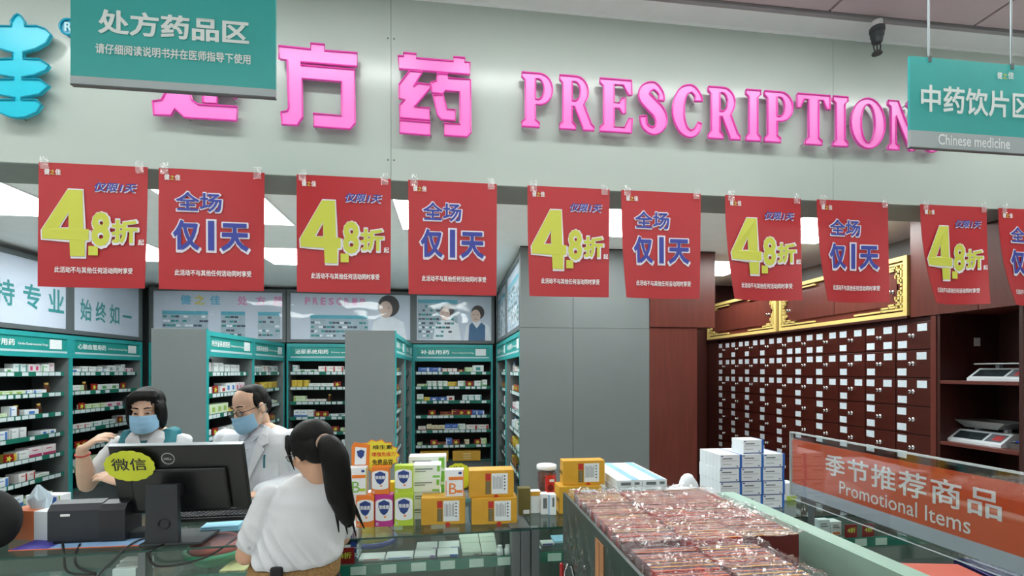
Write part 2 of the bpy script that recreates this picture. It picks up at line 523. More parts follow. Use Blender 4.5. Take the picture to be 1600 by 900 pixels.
GLYPH = {
    'I': [[(0, 0), (34, 0), (34, 8), (27, 14), (27, 86), (34, 92), (34, 100), (0, 100), (0, 92), (7, 86), (7, 14), (0, 8)]],
    'P': [[(0, 0), (36, 0), (36, 8), (28, 14), (28, 42), (36, 42)] + arc(36, 71, 27, 29, -80, 90) + [(0, 100), (0, 92), (7, 86), (7, 14), (0, 8)],
          [(28, 52), (34, 52)] + arc(34, 71, 11, 19, -80, 80) + [(28, 90)]],
    'R': [[(0, 0), (36, 0), (36, 8), (28, 14), (28, 44), (33, 44), (52, 4), (52, 0), (77, 0), (77, 7), (71, 12), (54, 48)] + arc(36, 72, 28, 28, -40, 90) + [(0, 100), (0, 92), (7, 86), (7, 14), (0, 8)],
          [(28, 54), (34, 54)] + arc(34, 72, 12, 18, -80, 80) + [(28, 90)]],
    'E': [[(0, 0), (62, 0), (64, 28), (57, 28), (48, 10), (28, 10), (28, 46), (38, 46), (44, 36), (50, 36), (50, 66), (44, 66), (38, 56), (28, 56), (28, 90), (46, 90), (56, 72), (63, 72), (62, 100), (0, 100), (0, 92), (7, 86), (7, 14), (0, 8)]],
    'T': [[(16, 0), (50, 0), (50, 8), (43, 14), (43, 90), (52, 90), (60, 72), (66, 72), (66, 100), (0, 100), (0, 72), (6, 72), (14, 90), (23, 90), (23, 14), (16, 8)]],
    'O': [arc(34, 50, 34, 51, 0, 345, 23), arc(34, 50, 14, 39, 0, 345, 23)],
    'N': [[(0, 0), (26, 0), (26, 8), (19, 13), (19, 70), (52, 0), (63, 0), (63, 87), (70, 92), (70, 100), (46, 100), (46, 92), (53, 87), (53, 38), (24, 100), (0, 100), (0, 92), (7, 87), (7, 13), (0, 8)]],
    'S': [stroke([p[:2] for p in _s], [p[2] for p in _s])],
    'C': [stroke([p[:2] for p in _c], [p[2] for p in _c])],
}
LY = FY - 0.045   # front face of the raised letters
def raised(name, loops_list, label, m, mr, group):
    """loops in world x,z; thick acrylic body standing off the fascia with a raised rim"""
    allp = [p for loops in loops_list for lp in loops for p in lp]
    cx = (min(p[0] for p in allp) + max(p[0] for p in allp)) / 2; cz = min(p[1] for p in allp)
    t = thing(name, label, 'sign letter', (cx, LY, cz), group=group)
    for loops in loops_list:
        lo = [[(p[0] - cx, p[1] - cz) for p in lp] for lp in loops]
        link('letter_body', poly_mesh(lo, 0.006, m, 'letter_body'), t, (0, 0.0085, 0))
        rim = MB()
        for lp in lo:
            pts = [(p[0], 0, p[1]) for p in lp]
            rim.tube(pts + [pts[0], pts[1]], 0.0042, 6)
        rim.obj('rim', mr, t)
        for p in (lo[0][0], lo[0][len(lo[0]) // 2]):
            q = (p[0] * 0.9, p[1] * 0.9 + 0.01)
            MB().lathe((q[0], 0.0, q[1]), [(0.004, 0.013), (0.004, 0.0445)], 8, axis='y').obj('standoff', M_chrome, t)
    return t
spans = [(0.357, 0.517), (0.554, 0.737), (0.768, 0.945), (0.977, 1.136), (1.165, 1.334), (1.367, 1.551), (1.584, 1.67), (1.692, 1.859), (1.886, 2.083), (2.102, 2.193), (2.212, 2.423), (2.443, 2.626), (2.643, 2.791)]
seen = {}
for ch, (a, b) in zip('PRESCRIPTIONS', spans):
    xs = [p[0] for lp in GLYPH[ch] for p in lp]
    k = (b - a) / (max(xs) - min(xs)); x0 = min(xs)
    loops = [[(a + (p[0] - x0) * k, 2.970 + p[1] * 0.00276) for p in lp] for lp in GLYPH[ch]]
    seen[ch] = seen.get(ch, 0) + 1
    lab = 'raised pink serif letter %s on the white fascia' % ch
    if 'PRESCRIPTIONS'.count(ch) > 1:
        lab = 'raised pink serif letter %s on the white fascia, %s %s of the word' % (ch, ORD[seen[ch] - 1], ch)
    raised('sign_letter', [loops], lab, M_pink, M_pinkd, 'pink English letters on the fascia')
def tr(pts, ox):
    out = []
    for p in pts:
        q = PY(ox + p[0] / 3.3333, p[1] / 3.3333, LY); out.append((q.x, q.z))
    return out
fang = [(118, 238), (285, 256), (285, 225), (357, 231), (357, 263), (527, 275), (527, 346), (232, 322), (232, 338), (513, 362), (517, 640), (490, 672), (300, 658), (298, 590), (445, 602), (445, 425), (240, 408), (243, 610), (215, 652), (135, 648), (130, 582), (160, 578), (170, 560), (162, 312), (120, 305)]
yao = [[(740, 290), (768, 292), (768, 274), (835, 280), (835, 302), (1028, 318), (1028, 296), (1088, 300), (1088, 322), (1115, 325), (1115, 388), (745, 358)],
       [(800, 368), (868, 373), (820, 452), (845, 432), (908, 440), (908, 460), (825, 556), (905, 562), (905, 625), (748, 612), (748, 545), (775, 518), (745, 512), (745, 440)],
       [(748, 624), (908, 636), (908, 705), (748, 692)],
       [(945, 382), (1000, 386), (1000, 405), (1117, 414), (1120, 690), (1100, 712), (980, 705), (980, 640), (1062, 646), (1062, 477), (985, 472), (975, 488), (915, 482), (912, 428), (940, 420)],
       [(922, 495), (975, 492), (995, 568), (1040, 572), (1038, 628), (965, 622), (945, 600)]]
chu = [[(875, 215), (965, 222), (948, 278), (1038, 285), (1036, 345), (985, 452), (1000, 520), (1030, 543), (1235, 555), (1232, 628), (960, 612), (910, 565), (890, 600), (800, 598), (795, 525), (840, 520), (868, 470), (845, 400), (800, 395), (800, 340)],
       [(1055, 225), (1130, 230), (1130, 345), (1230, 400), (1230, 512), (1130, 470), (1130, 538), (1055, 534)]]
raised('sign_letter', [[tr(q, 0)] for q in chu], 'raised pink Chinese character half hidden behind the hanging teal sign', M_pink, M_pinkd, 'pink Chinese characters on the fascia')
raised('sign_letter', [[tr(fang, 400)]], 'raised pink Chinese character for square beside the hanging teal sign', M_pink, M_pinkd, 'pink Chinese characters on the fascia')
raised('sign_letter', [[tr(q, 400)] for q in yao], 'raised pink Chinese character for medicine before the English letters', M_pink, M_pinkd, 'pink Chinese characters on the fascia')
# cyan leaf character and the round mark beside it
right = [(92, 72), (108, 82), (128, 110), (128, 135), (190, 134), (235, 150), (266, 180), (240, 225), (185, 255), (120, 272), (120, 304), (205, 308), (256, 340), (238, 366), (180, 390), (112, 402), (112, 410), (205, 412), (256, 446), (205, 490), (108, 508), (108, 518), (190, 518), (216, 546), (190, 585), (130, 610), (92, 614)]
left = [(184 - x, y) for x, y in right[::-1]]
raised('sign_letter', [[tr(right + left[1:-1], 0)]], 'raised cyan leaf-shaped character at the left end of the fascia', M_cyan, M_cyand, None)
c = PY(107, 42, LY)
t = thing('round_mark', 'small round blue registered mark beside the cyan character', 'sign', (c.x, LY, c.z))
MB().lathe((0, 0, 0), [(0.036, 0.004), (0.036, 0.03)], 28, axis='y').obj('disc', mat('mark_blue', (60, 160, 190), 0.3), t)
MB().torus((0, 0, 0), 0.036, 0.005, 28, 8).obj('ring', M_cyand, t)
text('R', t, (0, -0.002, 0), h=0.04, bold=0.03, m=mat('mark_pale', (170, 215, 225), 0.4))
MB().lathe((0, 0, 0), [(0.006, 0.03), (0.006, 0.0445)], 8, axis='y').obj('standoff', M_chrome, t)

# ------------------------------------------------------------ red posters taped under the fascia
POST = [(-1.886, -1.423, 0.012, 0.012), (-1.375, -0.9, 0.004, 0.006), (-0.751, -0.3, 0.004, 0.006), (-0.215, 0.233, 0.004, 0.0), (0.393, 0.833, 0.02, 0.01), (0.897, 1.345, 0.045, 0.02),
        (1.486, 1.936, 0.06, 0.045), (2.034, 2.479, 0.075, 0.045), (2.686, 3.127, 0.1, 0.06), (3.206, 3.66, 0.1, 0.06)]
PH = 0.575
place = ['over the two staff members\' shelves, nearest the cyan character', 'beside the left ceiling light', 'in front of the portrait panel', 'above the back shelf of tonics', 'left of the grey partition centre', 'right of the grey partition, over the wood pillar', 'over the drawer cabinet, beside the wood pillar', 'hanging before the gold fretwork', 'hanging right of the gold fretwork', 'cut off at the right edge']
short = ['leftmost, below the hanging teal sign', 'second from the left, below the hanging teal sign', 'in front of the woman portrait panel', 'above the middle back shelf', 'at the left of the grey partition', 'half over the red wood pillar', 'right after the red wood pillar', 'hanging before the gold fretwork', 'right of the gold fretwork', 'cut off by the right edge']
for i, (xa, xb, sq, curl) in enumerate(POST):
    w = xb - xa
    kind = i % 2
    lab = ('red 4.8 discount poster with yellow figures, ' if kind == 0 else 'red one-day-only poster with blue characters, ') + short[i]
    t = thing('sale_poster', lab, 'poster', ((xa + xb) / 2, FY - 0.006, FB + 0.004), group='red sale posters under the fascia')
    def bend(p, w=w, sq=sq, curl=curl, i=i):
        v = max(0.0, -p[2] / PH); u = p[0] / (w / 2)
        return Vector((p[0] * (1 - sq * v * v * 2.0), p[1] - curl * u * u * v * v - 0.004 * math.sin(3 * v + i) * v, p[2]))
    g = MB(); nx, nz = 12, 14
    vs = []
    for a in range(nz + 1):
        for b in range(nx + 1):
            vs.append(bend(Vector(((b / nx - 0.5) * w, 0, -PH * a / nz))))
    vs2 = [Vector(p) + Vector((0, 0.0012, 0)) for p in vs]
    fs = [(a * (nx + 1) + b, a * (nx + 1) + b + 1, (a + 1) * (nx + 1) + b + 1, (a + 1) * (nx + 1) + b) for a in range(nz) for b in range(nx)]
    n = len(vs); g.add(vs + vs2, fs + [tuple(n + q for q in f[::-1]) for f in fs])
    g.obj('sheet', M_red, t, smooth=True)
    def put(body, u0, u1, v0, v1, m, bold=0.0, lift=0.004, name='lettering', shear=0.0, du=0.0, dv=0.0):
        cx, cz = (u0 + u1) / 2 - 0.5, -(v0 + v1) / 2
        off = Vector(((cx + du) * w, -lift, (cz - dv) * PH))
        me = text_mesh(body, (u1 - u0) * w, (v1 - v0) * PH, bold, m, 0, shear, 1.0, fn=lambda p: bend(Vector(p) + off))
        link(name, me, t)
    def bar(u0, u1, v0, v1, m, lift=0.004, name='lettering'):
        b = MB()
        pts = [bend(Vector(((u - 0.5) * w, -lift, -v * PH))) for u, v in ((u0, v0), (u1, v0), (u1, v1), (u0, v1))]
        b.quad(*pts).obj(name, m, t)
    put('健', 0.055, 0.105, 0.052, 0.1, M_white, 0.02); put('之', 0.11, 0.15, 0.058, 0.098, M_yel, 0.02); put('佳', 0.155, 0.205, 0.052, 0.1, M_white, 0.02)
    put('此活动不与其他任何活动同时享受', 0.15, 0.88, 0.835, 0.885, M_white, 0.018)
    if kind == 0:
        put('仅限1天', 0.505, 0.905, 0.14, 0.222, M_lilac, 0.035, 0.0035, shear=0.25, du=0.006, dv=0.004)
        put('仅限1天', 0.51, 0.9, 0.143, 0.218, M_blue, 0.02, 0.005, shear=0.25)
        F4 = [(205, 195), (305, 195), (312, 465), (348, 465), (348, 540), (322, 545), (322, 655), (224, 655), (220, 545), (42, 540), (40, 478)]
        H4 = [(212, 352), (148, 462), (216, 463)]
        for m_, lift, grow in ((M_lilac, 0.0035, 13), (M_yel, 0.005, 0)):
            def uv(p, c, k):
                d_ = Vector((p[0] - c[0], p[1] - c[1])); d_ = d_.normalized() * k
                return ((p[0] + d_.x - 10) / 730.0, (p[1] + d_.y - 10) / 860.0)
            lo = [[uv(p, (240, 440), grow) for p in F4], [uv(p, (192, 430), -grow * 0.9) for p in H4]]
            lo = [[((u - 0.5) * w, -v * PH) for u, v in q] for q in lo]
            me4 = poly_mesh(lo, 0.0001, m_)
            for v in me4.vertices: v.co = bend(Vector((v.co.x + (0.002 if grow else 0), v.co.y - lift, v.co.z - (0.002 if grow else 0))))
            link('lettering', me4, t)
        put('8', 0.475, 0.675, 0.375, 0.685, M_lilac, 0.06, 0.0052, 'lettering', du=0.004, dv=0.003); put('8', 0.487, 0.66, 0.385, 0.665, M_yel, 0.035, 0.006, 'lettering')
        bar(0.462, 0.55, 0.665, 0.74, M_yel, 0.0066, 'lettering')
        put('折', 0.66, 0.935, 0.43, 0.652, M_lilac, 0.06, 0.0054, 'lettering', du=0.004, dv=0.003); put('折', 0.675, 0.92, 0.445, 0.635, M_yel, 0.035, 0.0064, 'lettering')
        put('起', 0.925, 0.985, 0.6, 0.648, M_white, 0.02)
    else:
        put('全场', 0.15, 0.61, 0.18, 0.365, M_lilac, 0.05, 0.0035, 'lettering'); put('全场', 0.165, 0.595, 0.192, 0.352, M_blue, 0.02, 0.005, 'lettering')
        put('仅', 0.118, 0.405, 0.41, 0.695, M_lilac, 0.055, 0.0035, 'lettering', dv=0.004); put('仅', 0.138, 0.385, 0.425, 0.675, M_blue, 0.035, 0.005, 'lettering')
        bar(0.445, 0.545, 0.41, 0.69, M_lilac, 0.0035, 'lettering'); bar(0.465, 0.525, 0.425, 0.672, M_blue, 0.005, 'lettering')
        put('天', 0.57, 0.875, 0.425, 0.695, M_lilac, 0.055, 0.0035, 'lettering', dv=0.004); put('天', 0.588, 0.855, 0.44, 0.675, M_blue, 0.035, 0.005, 'lettering')
    # crumpled clear tape at the upper corners
    for s in (-1, 1):
        tp = MB(); rr = random.Random(i * 7 + s)
        k = 5; pts = []
        for a in range(k):
            for b in range(k):
                pts.append((s * (w / 2 - 0.03) + (b / (k - 1) - 0.5) * 0.036, -0.007 - rr.random() * 0.006, 0.022 - a / (k - 1) * 0.056))
        tp.add(pts, [(a * k + b, a * k + b + 1, (a + 1) * k + b + 1, (a + 1) * k + b) for a in range(k - 1) for b in range(k - 1)])
        tp.obj('tape', M_tape, t)

# ------------------------------------------------------------ hanging signs
def hang_sign(Y, xl, xr, z0, z1, strip, label):
    w = xr - xl; h = z1 - z0
    t = thing('hanging_sign', label, 'sign', ((xl + xr) / 2, Y, z0), group=None)
    MB().box(-w / 2, w / 2, 0, 0.012, strip, h).obj('board', M_sign, t)
    MB().box(-w / 2, w / 2, -0.001, 0.013, 0, strip).obj('lower_strip', M_signgrey, t)
    MB().box(-w / 2, w / 2, -0.002, 0.014, -0.004, 0).obj('edge_trim', M_dgrey, t)
    for s in (-1, 1):
        x = s * (w / 2 - 0.095 * w / 0.6)
        r = MB().tube([(x, 0.006, h - 0.01), (x, 0.006, CF - z0)], 0.0045, 8)
        r.lathe((x, 0.006, CF - z0 - 0.012), [(0.02, 0), (0.02, 0.012)], 14)
        r.box(x - 0.008, x + 0.008, -0.002, 0.016, h - 0.02, h + 0.006)
        r.obj('hanging_rod', M_alu, t)
    return t, w, h
S1 = 1.75
a = PY(110, 130, S1); b = PY(430, 152, S1)
z0 = (a.z + b.z) / 2
t, w, h = hang_sign(S1, a.x, b.x, z0, z0 + 0.40, 0.026, 'teal hanging sign with white prescription-area characters, over the left of the fascia')
def put_sign(t, body, Y, x0, y0, x1, y1, m, bold, base):
    p = PY(x0, y1, Y); q = PY(x1, y0, Y)
    # heights taken at the text's own middle so the line stays level on the board
    pm = PY((x0 + x1) / 2, y1, Y); qm = PY((x0 + x1) / 2, y0, Y)
    o = t.location
    text(body, t, ((p.x + q.x) / 2 - o.x, -0.003, (pm.z + qm.z) / 2 - o.z), q.x - p.x, qm.z - pm.z, bold, m)
M_signtxt = mat('sign_lettering', (232, 242, 240), 0.5, 0, 0)
put_sign(t, '处方药品区', S1, 154, 24, 390, 62, M_signtxt, 0.03, z0)
put_sign(t, '请仔细阅读说明书并在医师指导下使用', S1, 150, 77, 392, 93, M_signtxt, 0.02, z0)
S2 = 1.95
a = PY(1422, 229, S2); b = PY(1422, 87, S2); r0 = PY(1447, 200, S2); r1 = PY(1587, 200, S2)
xr = r1.x + (r0.x - a.x)
st = PY(1422, 203, S2).z - a.z
t, w, h = hang_sign(S2, a.x, xr, a.z, b.z, st, 'teal hanging sign for Chinese medicine, cut by the right edge')
put_sign(t, '中药饮片区', S2, 1438, 139, 1612, 181, M_signtxt, 0.02, 0)
put_sign(t, 'Chinese medicine', S2, 1465, 213, 1577, 230, mat('pale_lettering', (240, 244, 244), 0.5), 0.012, 0)
put_sign(t, '健', S2, 1557, 113, 1565, 124, M_signtxt, 0.02, 0)
put_sign(t, '之', S2, 1566, 115, 1573, 124, M_yel, 0.02, 0)
put_sign(t, '佳', S2, 1574, 113, 1583, 124, M_signtxt, 0.02, 0)

# ------------------------------------------------------------ black lamp holder under the cornice
p = PY(1370, 40, FY - 0.15)
t = thing('ceiling_hook', 'small black fitting with a wire loop hanging from the ceiling edge', 'ceiling fitting', (p.x, FY - 0.152, CF - 0.012))
MB().lathe((0, 0, 0), [(0.026, -0.03), (0.026, 0)], 18).obj('mount', M_strip, t)
g = MB()
g.lathe((0, 0, 0), [(0.030, -0.03), (0.036, -0.036), (0.036, -0.056), (0.031, -0.06), (0.033, -0.066), (0.031, -0.084), (0.026, -0.088), (0.027, -0.094), (0.025, -0.112), (0.02, -0.118)], 18)
g.obj('socket', mat('socket_grey', (58, 62, 66), 0.5), t, smooth=False)
lp = MB()
for s in (-1, 0, 1):
    lp.tube([(s * 0.018, 0, -0.115), (s * 0.021, 0, -0.135), (s * 0.016, 0, -0.155), (s * 0.004, 0, -0.168)], 0.0035, 6)
lp.obj('wire_loop', M_black, t)
MB().lathe((0, 0, 0), [(0.024, -0.176), (0.025, -0.172), (0.02, -0.164)], 16).obj("disc", M_black, t)

# ------------------------------------------------------------ medicine shelving
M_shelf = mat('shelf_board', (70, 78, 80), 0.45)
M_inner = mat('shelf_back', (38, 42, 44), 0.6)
M_rail = mat('green_price_rail', (38, 112, 96), 0.25, 0, 0.05)
M_tag = mat('price_ticket', (206, 216, 220), 0.4, 0, 0.04, 60)
M_card = mat('promo_card_red', (142, 24, 26), 0.35)
LEVELS = [1.70, 1.49, 1.285, 1.075, 0.865, 0.65, 0.43]
tag_me = MB().box(-0.034, 0.034, -0.0025, 0, 0, 0.036).mesh('price_ticket', M_tag)
tag_s = MB().box(-0.026, 0.026, -0.0025, 0, 0, 0.034).mesh('price_ticket', M_tag)

BOXC = {   # name: (body, band)
    'white and green': ((224, 230, 228), (92, 160, 96)), 'white and blue': ((226, 232, 236), (70, 120, 190)), 'white and grey': ((224, 228, 228), (150, 160, 164)),
    'white and teal': ((220, 230, 230), (60, 150, 150)), 'pale green': ((206, 222, 190), (150, 180, 90)), 'yellow': ((214, 190, 80), (196, 140, 40)),
    'white and red': ((228, 226, 224), (180, 50, 50)), 'blue': ((70, 110, 190), (220, 228, 236)), 'cream': ((222, 212, 180), (130, 80, 50)),
    'brown': ((120, 66, 48), (200, 150, 90)), 'dark red': ((120, 28, 30), (214, 180, 90)), 'black': ((30, 30, 34), (150, 130, 90)), 'orange': ((226, 132, 50), (240, 230, 220)), 'pink and white': ((226, 216, 220), (196, 60, 110))}
BOXM = {k: [mat('carton_%s' % k.replace(' ', '_'), a, 0.45, 0, 0.03, 30), mat('band_%s' % k.replace(' ', '_'), b, 0.45), mat('carton_flap', (196, 200, 200), 0.6)] for k, (a, b) in BOXC.items()}
CART = {}
def carton_mesh(kind, w, d, h, style=0):
    """medicine carton: body with a tuck flap line, coloured band and small print block on the front"""
    key = (kind, round(w, 3), round(d, 3), round(h, 3), style)
    if key in CART: return CART[key]
    g = MB()
    g.bbox(-w / 2, w / 2, 0, d, 0, h, min(0.002, h * 0.1), 0)
    e = 0.0008
    if style == 0:
        g.box(w * 0.28, w * 0.46, -e, 0.001, h * 0.08, h * 0.92, 1)
    elif style == 1:
        g.box(-w * 0.48, w * 0.48, -e, 0.001, h * 0.1, h * 0.34, 1)
    elif style == 2:
        g.box(-w * 0.46, -w * 0.30, -e, 0.001, h * 0.1, h * 0.9, 1)
    else:
        g.box(-w * 0.2, w * 0.2, -e, 0.001, h * 0.3, h * 0.75, 1)
    g.box(-w * 0.24, w * 0.2, -e * 0.6, 0.001, h * 0.66, h * 0.74, 1 if style != 3 else 2)
    me = g.mesh('medicine_box', BOXM[kind])
    CART[key] = me
    return me
def burst(mb, cx, cz, r, y, mi):
    pts = []
    for i in range(10):
        a = 2 * math.pi * i / 10; q = r if i % 2 == 0 else r * 0.45
        pts.append((cx + q * math.cos(a), cz + q * math.sin(a)))
    n = len(pts)
    mb.add([(p[0], y, p[1]) for p in pts] + [(cx, y, cz)], [(i, (i + 1) % n, n) for i in range(n)], mi)
g = MB().bbox(-0.05, 0.05, 0, 0.004, 0, 0.085, 0.0015, 0)
burst(g, 0, 0.045, 0.034, -0.0012, 1)
card_me = g.mesh('promo_card', [M_card, M_yel])
g = MB().lathe((0, 0, 0), [(0.024, 0), (0.026, 0.004), (0.026, 0.075), (0.014, 0.088), (0.014, 0.094)], 14, 0).lathe((0, 0, 0), [(0.017, 0.092), (0.017, 0.112)], 14, 1)
jar_me = g.mesh('medicine_bottle', [mat('bottle_brown', (80, 48, 30), 0.25), mat('bottle_cap', (196, 160, 84), 0.35)])
g = MB().lathe((0, 0, 0), [(0.024, 0), (0.026, 0.004), (0.026, 0.085), (0.013, 0.1), (0.013, 0.106)], 14, 0).lathe((0, 0, 0), [(0.016, 0.104), (0.016, 0.126)], 14, 1)
wjar_me = g.mesh('medicine_bottle', [mat('bottle_white', (220, 226, 230), 0.3), mat('cap_blue', (90, 140, 190), 0.35)])

SHELF_GOODS = []
def shelf_unit(label, short, loc, rz, w, depth, header, eng, rows, palette, seed, hx=1.0, end_left=False, end_right=False, header_text=True, xr=(0.0, 1.0), tags=True, fill=0.9):
    """local frame: x to the right as seen from the front, y into the unit, z up"""
    t = thing('medicine_shelf', label, 'shelf unit', loc, rz)
    rr = random.Random(seed)
    tw = 0.022
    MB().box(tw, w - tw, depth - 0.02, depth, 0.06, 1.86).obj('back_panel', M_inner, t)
    MB().box(0, tw, 0.012, depth, 0.0, 2.10).obj('side_panel', M_grey, t)
    MB().box(w - tw, w, 0.012, depth, 0.0, 2.10).obj('side_panel', M_grey, t)
    MB().box(0, tw, 0, 0.012, 0, 1.86).obj('front_post', M_teal, t)
    MB().box(w - tw, w, 0, 0.012, 0, 1.86).obj('front_post', M_teal, t)
    MB().box(0.0, w, 0.012, depth, 2.08, 2.10).obj('top_panel', M_grey, t)
    MB().box(tw, w - tw, 0.02, depth - 0.02, 0.06, 0.405).obj('base_cabinet', M_dgrey, t)
    hd = MB()
    hd.box(0, w, 0.0, 0.012, 2.055, 2.10).box(0, w, 0, 0.012, 1.86, 1.905).box(0, 0.05, 0, 0.012, 1.905, 2.055).box(w - 0.05, w, 0, 0.012, 1.905, 2.055)
    ho = hd.obj('header_frame', M_teal, t)
    MB().box(0.05, w - 0.05, 0.012, 0.02, 1.9, 2.06).obj('header_board', M_teald, ho)
    MB().box(0.055, w - 0.055, -0.001, 0.013, 1.905, 1.925).obj('header_rail', mat('header_rail', (170, 196, 200), 0.4), ho)
    MB().box(w * 0.78, w * 0.78 + 0.15, 0.008, 0.0125, 1.945, 2.04).obj('notice_card', M_paper, ho)
    if header_text:
        text(header, ho, (w * 0.27, 0.009, 1.99), w * 0.36, 0.062, 0.015, M_white)
        if eng: text(eng, ho, (w * 0.62, 0.009, 1.98), w * 0.28, 0.028, 0.006, M_white)
    for k, z in enumerate(LEVELS):
        if k == 6:
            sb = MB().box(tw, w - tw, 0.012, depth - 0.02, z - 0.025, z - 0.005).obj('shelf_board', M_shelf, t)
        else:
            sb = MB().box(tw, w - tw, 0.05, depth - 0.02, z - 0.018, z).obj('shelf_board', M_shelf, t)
        ra = MB().box(tw + 0.01, w - tw - 0.01, 0.046, 0.05, z - 0.03, z + 0.016).obj('price_rail', M_rail, t)
        if k not in rows: continue
        x = tw + 0.05
        if tags:
            while x < w - 0.08:
                if rr.random() < 0.78 and xr[0] * w <= x <= xr[1] * w:
                    link('price_ticket', tag_me if rr.random() < 0.7 else tag_s, ra, (x, 0.0455, z - 0.026), 0, (0.0, 0, rr.uniform(-0.01, 0.01)))
                x += 0.078
        # goods
        x = tw + 0.02 + rr.random() * 0.04
        n = 0; kind = rr.choice(palette); left = 0
        while x < w - tw - 0.08:
            if left <= 0:
                kind = rr.choice(palette); left = rr.randint(1, 3)
                bw = rr.choice((0.07, 0.09, 0.11, 0.13, 0.16)); bh = rr.choice((0.045, 0.06, 0.075, 0.09, 0.105)); st = rr.randint(0, 3); bd = rr.choice((0.08, 0.12))
                if rr.random() > fill: x += 0.06 + rr.random() * 0.12; continue
            left -= 1
            if x + bw > w - tw - 0.01: break
            if xr[0] * w <= x + bw / 2 <= xr[1] * w:
                if rr.random() < 0.13 and k > 0:
                    me, nm, wd, what, yy = card_me, 'promo_card', 0.1, 'red star card', 0.056
                elif rr.random() < 0.04:
                    me, nm, wd, what, yy = (jar_me if rr.random() < 0.6 else wjar_me), 'medicine_bottle', 0.056, 'small medicine bottle', 0.1
                else:
                    me, nm, wd, what, yy = carton_mesh(kind, bw, bd, bh, st), 'medicine_box', bw, '%s medicine box' % kind, 0.062 + rr.random() * 0.02
                n += 1
                lab = '%s, %s along the %s shelf, %s' % (what, ORD[n - 1], ORD[k], short)
                o = tag(link(nm, me), lab, {'promo_card': 'card', 'medicine_bottle': 'bottle'}.get(nm, 'medicine box'), 'goods on the %s' % short)
                M = Matrix.Translation(loc) @ Matrix.Rotation(rz, 4, 'Z') @ Matrix.Translation((x + wd / 2, yy, z + 0.0005)) @ Matrix.Rotation(rr.uniform(-0.05, 0.05), 4, 'Z')
                o.matrix_world = M
                SHELF_GOODS.append((o, short))
            x += (bw if left >= 0 else 0.1) + rr.choice((0.003, 0.003, 0.012))
    return t

PAL = ['white and green', 'white and blue', 'white and grey', 'white and grey', 'white and teal', 'pale green', 'white and red', 'yellow', 'white and blue', 'white and teal', 'pink and white']
PAL2 = ['cream', 'brown', 'yellow', 'white and green', 'blue', 'pale green', 'white and teal', 'white and red', 'dark red']
H90 = math.pi / 2
shelf_unit('teal and grey medicine shelf, nearest bay on the left wall', "left wall's near bay", (-4.0, 4.5, 0), H90, 1.2, 0.38, '心脑血管用药', 'Cardio-Cerebrovascular Drugs', range(7), PAL, 11, xr=(0.28, 1.0))
shelf_unit('teal and grey medicine shelf in the far bay on the left wall', "left wall's far bay", (-4.0, 5.7, 0), H90, 1.2, 0.38, '心脑血管用药', 'Cardio-Cerebrovascular Drugs', range(6), PAL, 12)
shelf_unit('teal and grey medicine shelf in the back left corner behind the free-standing partition', 'back left corner bay', (-3.98, 7.0, 0), 0, 1.2, 0.38, '心脑血管用药', '', [], PAL, 13, header_text=False)
shelf_unit('near bay of the medicine shelf facing right beside the left grey end panel', "left row's near bay", (-2.26, 4.87, 0), H90, 1.07, 0.47, '内分泌系统用药', 'Endocrine Drugs', range(6), PAL, 14)
shelf_unit('far bay of the medicine shelf facing right beside the left grey end panel', "left row's far bay", (-2.26, 5.94, 0), H90, 1.05, 0.47, '泌尿系统用药', 'Endocrine Drugs', range(5), PAL, 15)
shelf_unit('teal medicine shelf on the back wall headed urinary medicine, between the grey end panels', 'urinary bay on the back wall', (-2.24, 7.0, 0), 0, 1.22, 0.38, '泌尿系统用药', 'Urinary system drugs', range(7), PAL, 16, xr=(0, 0.68))
shelf_unit('teal medicine shelf on the back wall with tonic drugs, left of the grey partition', 'tonic bay on the back wall', (-0.535, 7.0, 0), 0, 1.13, 0.38, '补益用药', 'Chinese Tonifying Herbs Drugs', range(6), PAL2, 18, fill=0.85)
shelf_unit('near bay of the medicine shelf facing right behind the middle grey end panel', "middle row's near bay", (-0.54, 4.87, 0), H90, 1.07, 0.47, '泌尿系统用药', 'Drugs', range(6), PAL, 19, tags=True, xr=(0.3, 1.0))
shelf_unit('far bay of the medicine shelf facing right behind the middle grey end panel', "middle row's far bay", (-0.54, 5.94, 0), H90, 1.05, 0.47, '泌尿系统用药', 'Drugs', [], PAL, 20)
shelf_unit('far bay of the medicine shelf facing left against the grey partition', "partition's far bay", (0.64, 6.95, 0), -H90, 1.2, 0.36, '补益用药', 'Drugs', range(6), PAL, 21, xr=(0.3, 1.0))
shelf_unit('near bay of the medicine shelf facing left against the grey partition', "partition's near bay", (0.64, 5.75, 0), -H90, 1.2, 0.36, '补益用药', 'Drugs', range(6), PAL, 22, xr=(0.0, 0.95))
# grey end panels of the free-standing rows
for x, lab in ((-2.735, 'tall grey end panel of the left free-standing shelf row'), (-1.015, 'tall grey end panel of the middle free-standing shelf row')):
    t = thing('end_panel', lab, 'panel', (x, 4.845, 0))
    MB().bbox(0, 0.478, 0, 0.022, 0, 2.115, 0.002).obj('board', M_grey, t)
    MB().box(0.472, 0.484, -0.003, 0.022, 0, 2.115).obj('edge_band', M_teal, t)
    MB().box(0, 0.478, -0.002, 0.0, 0.0, 0.08).obj('kick_plate', M_dgrey, t)

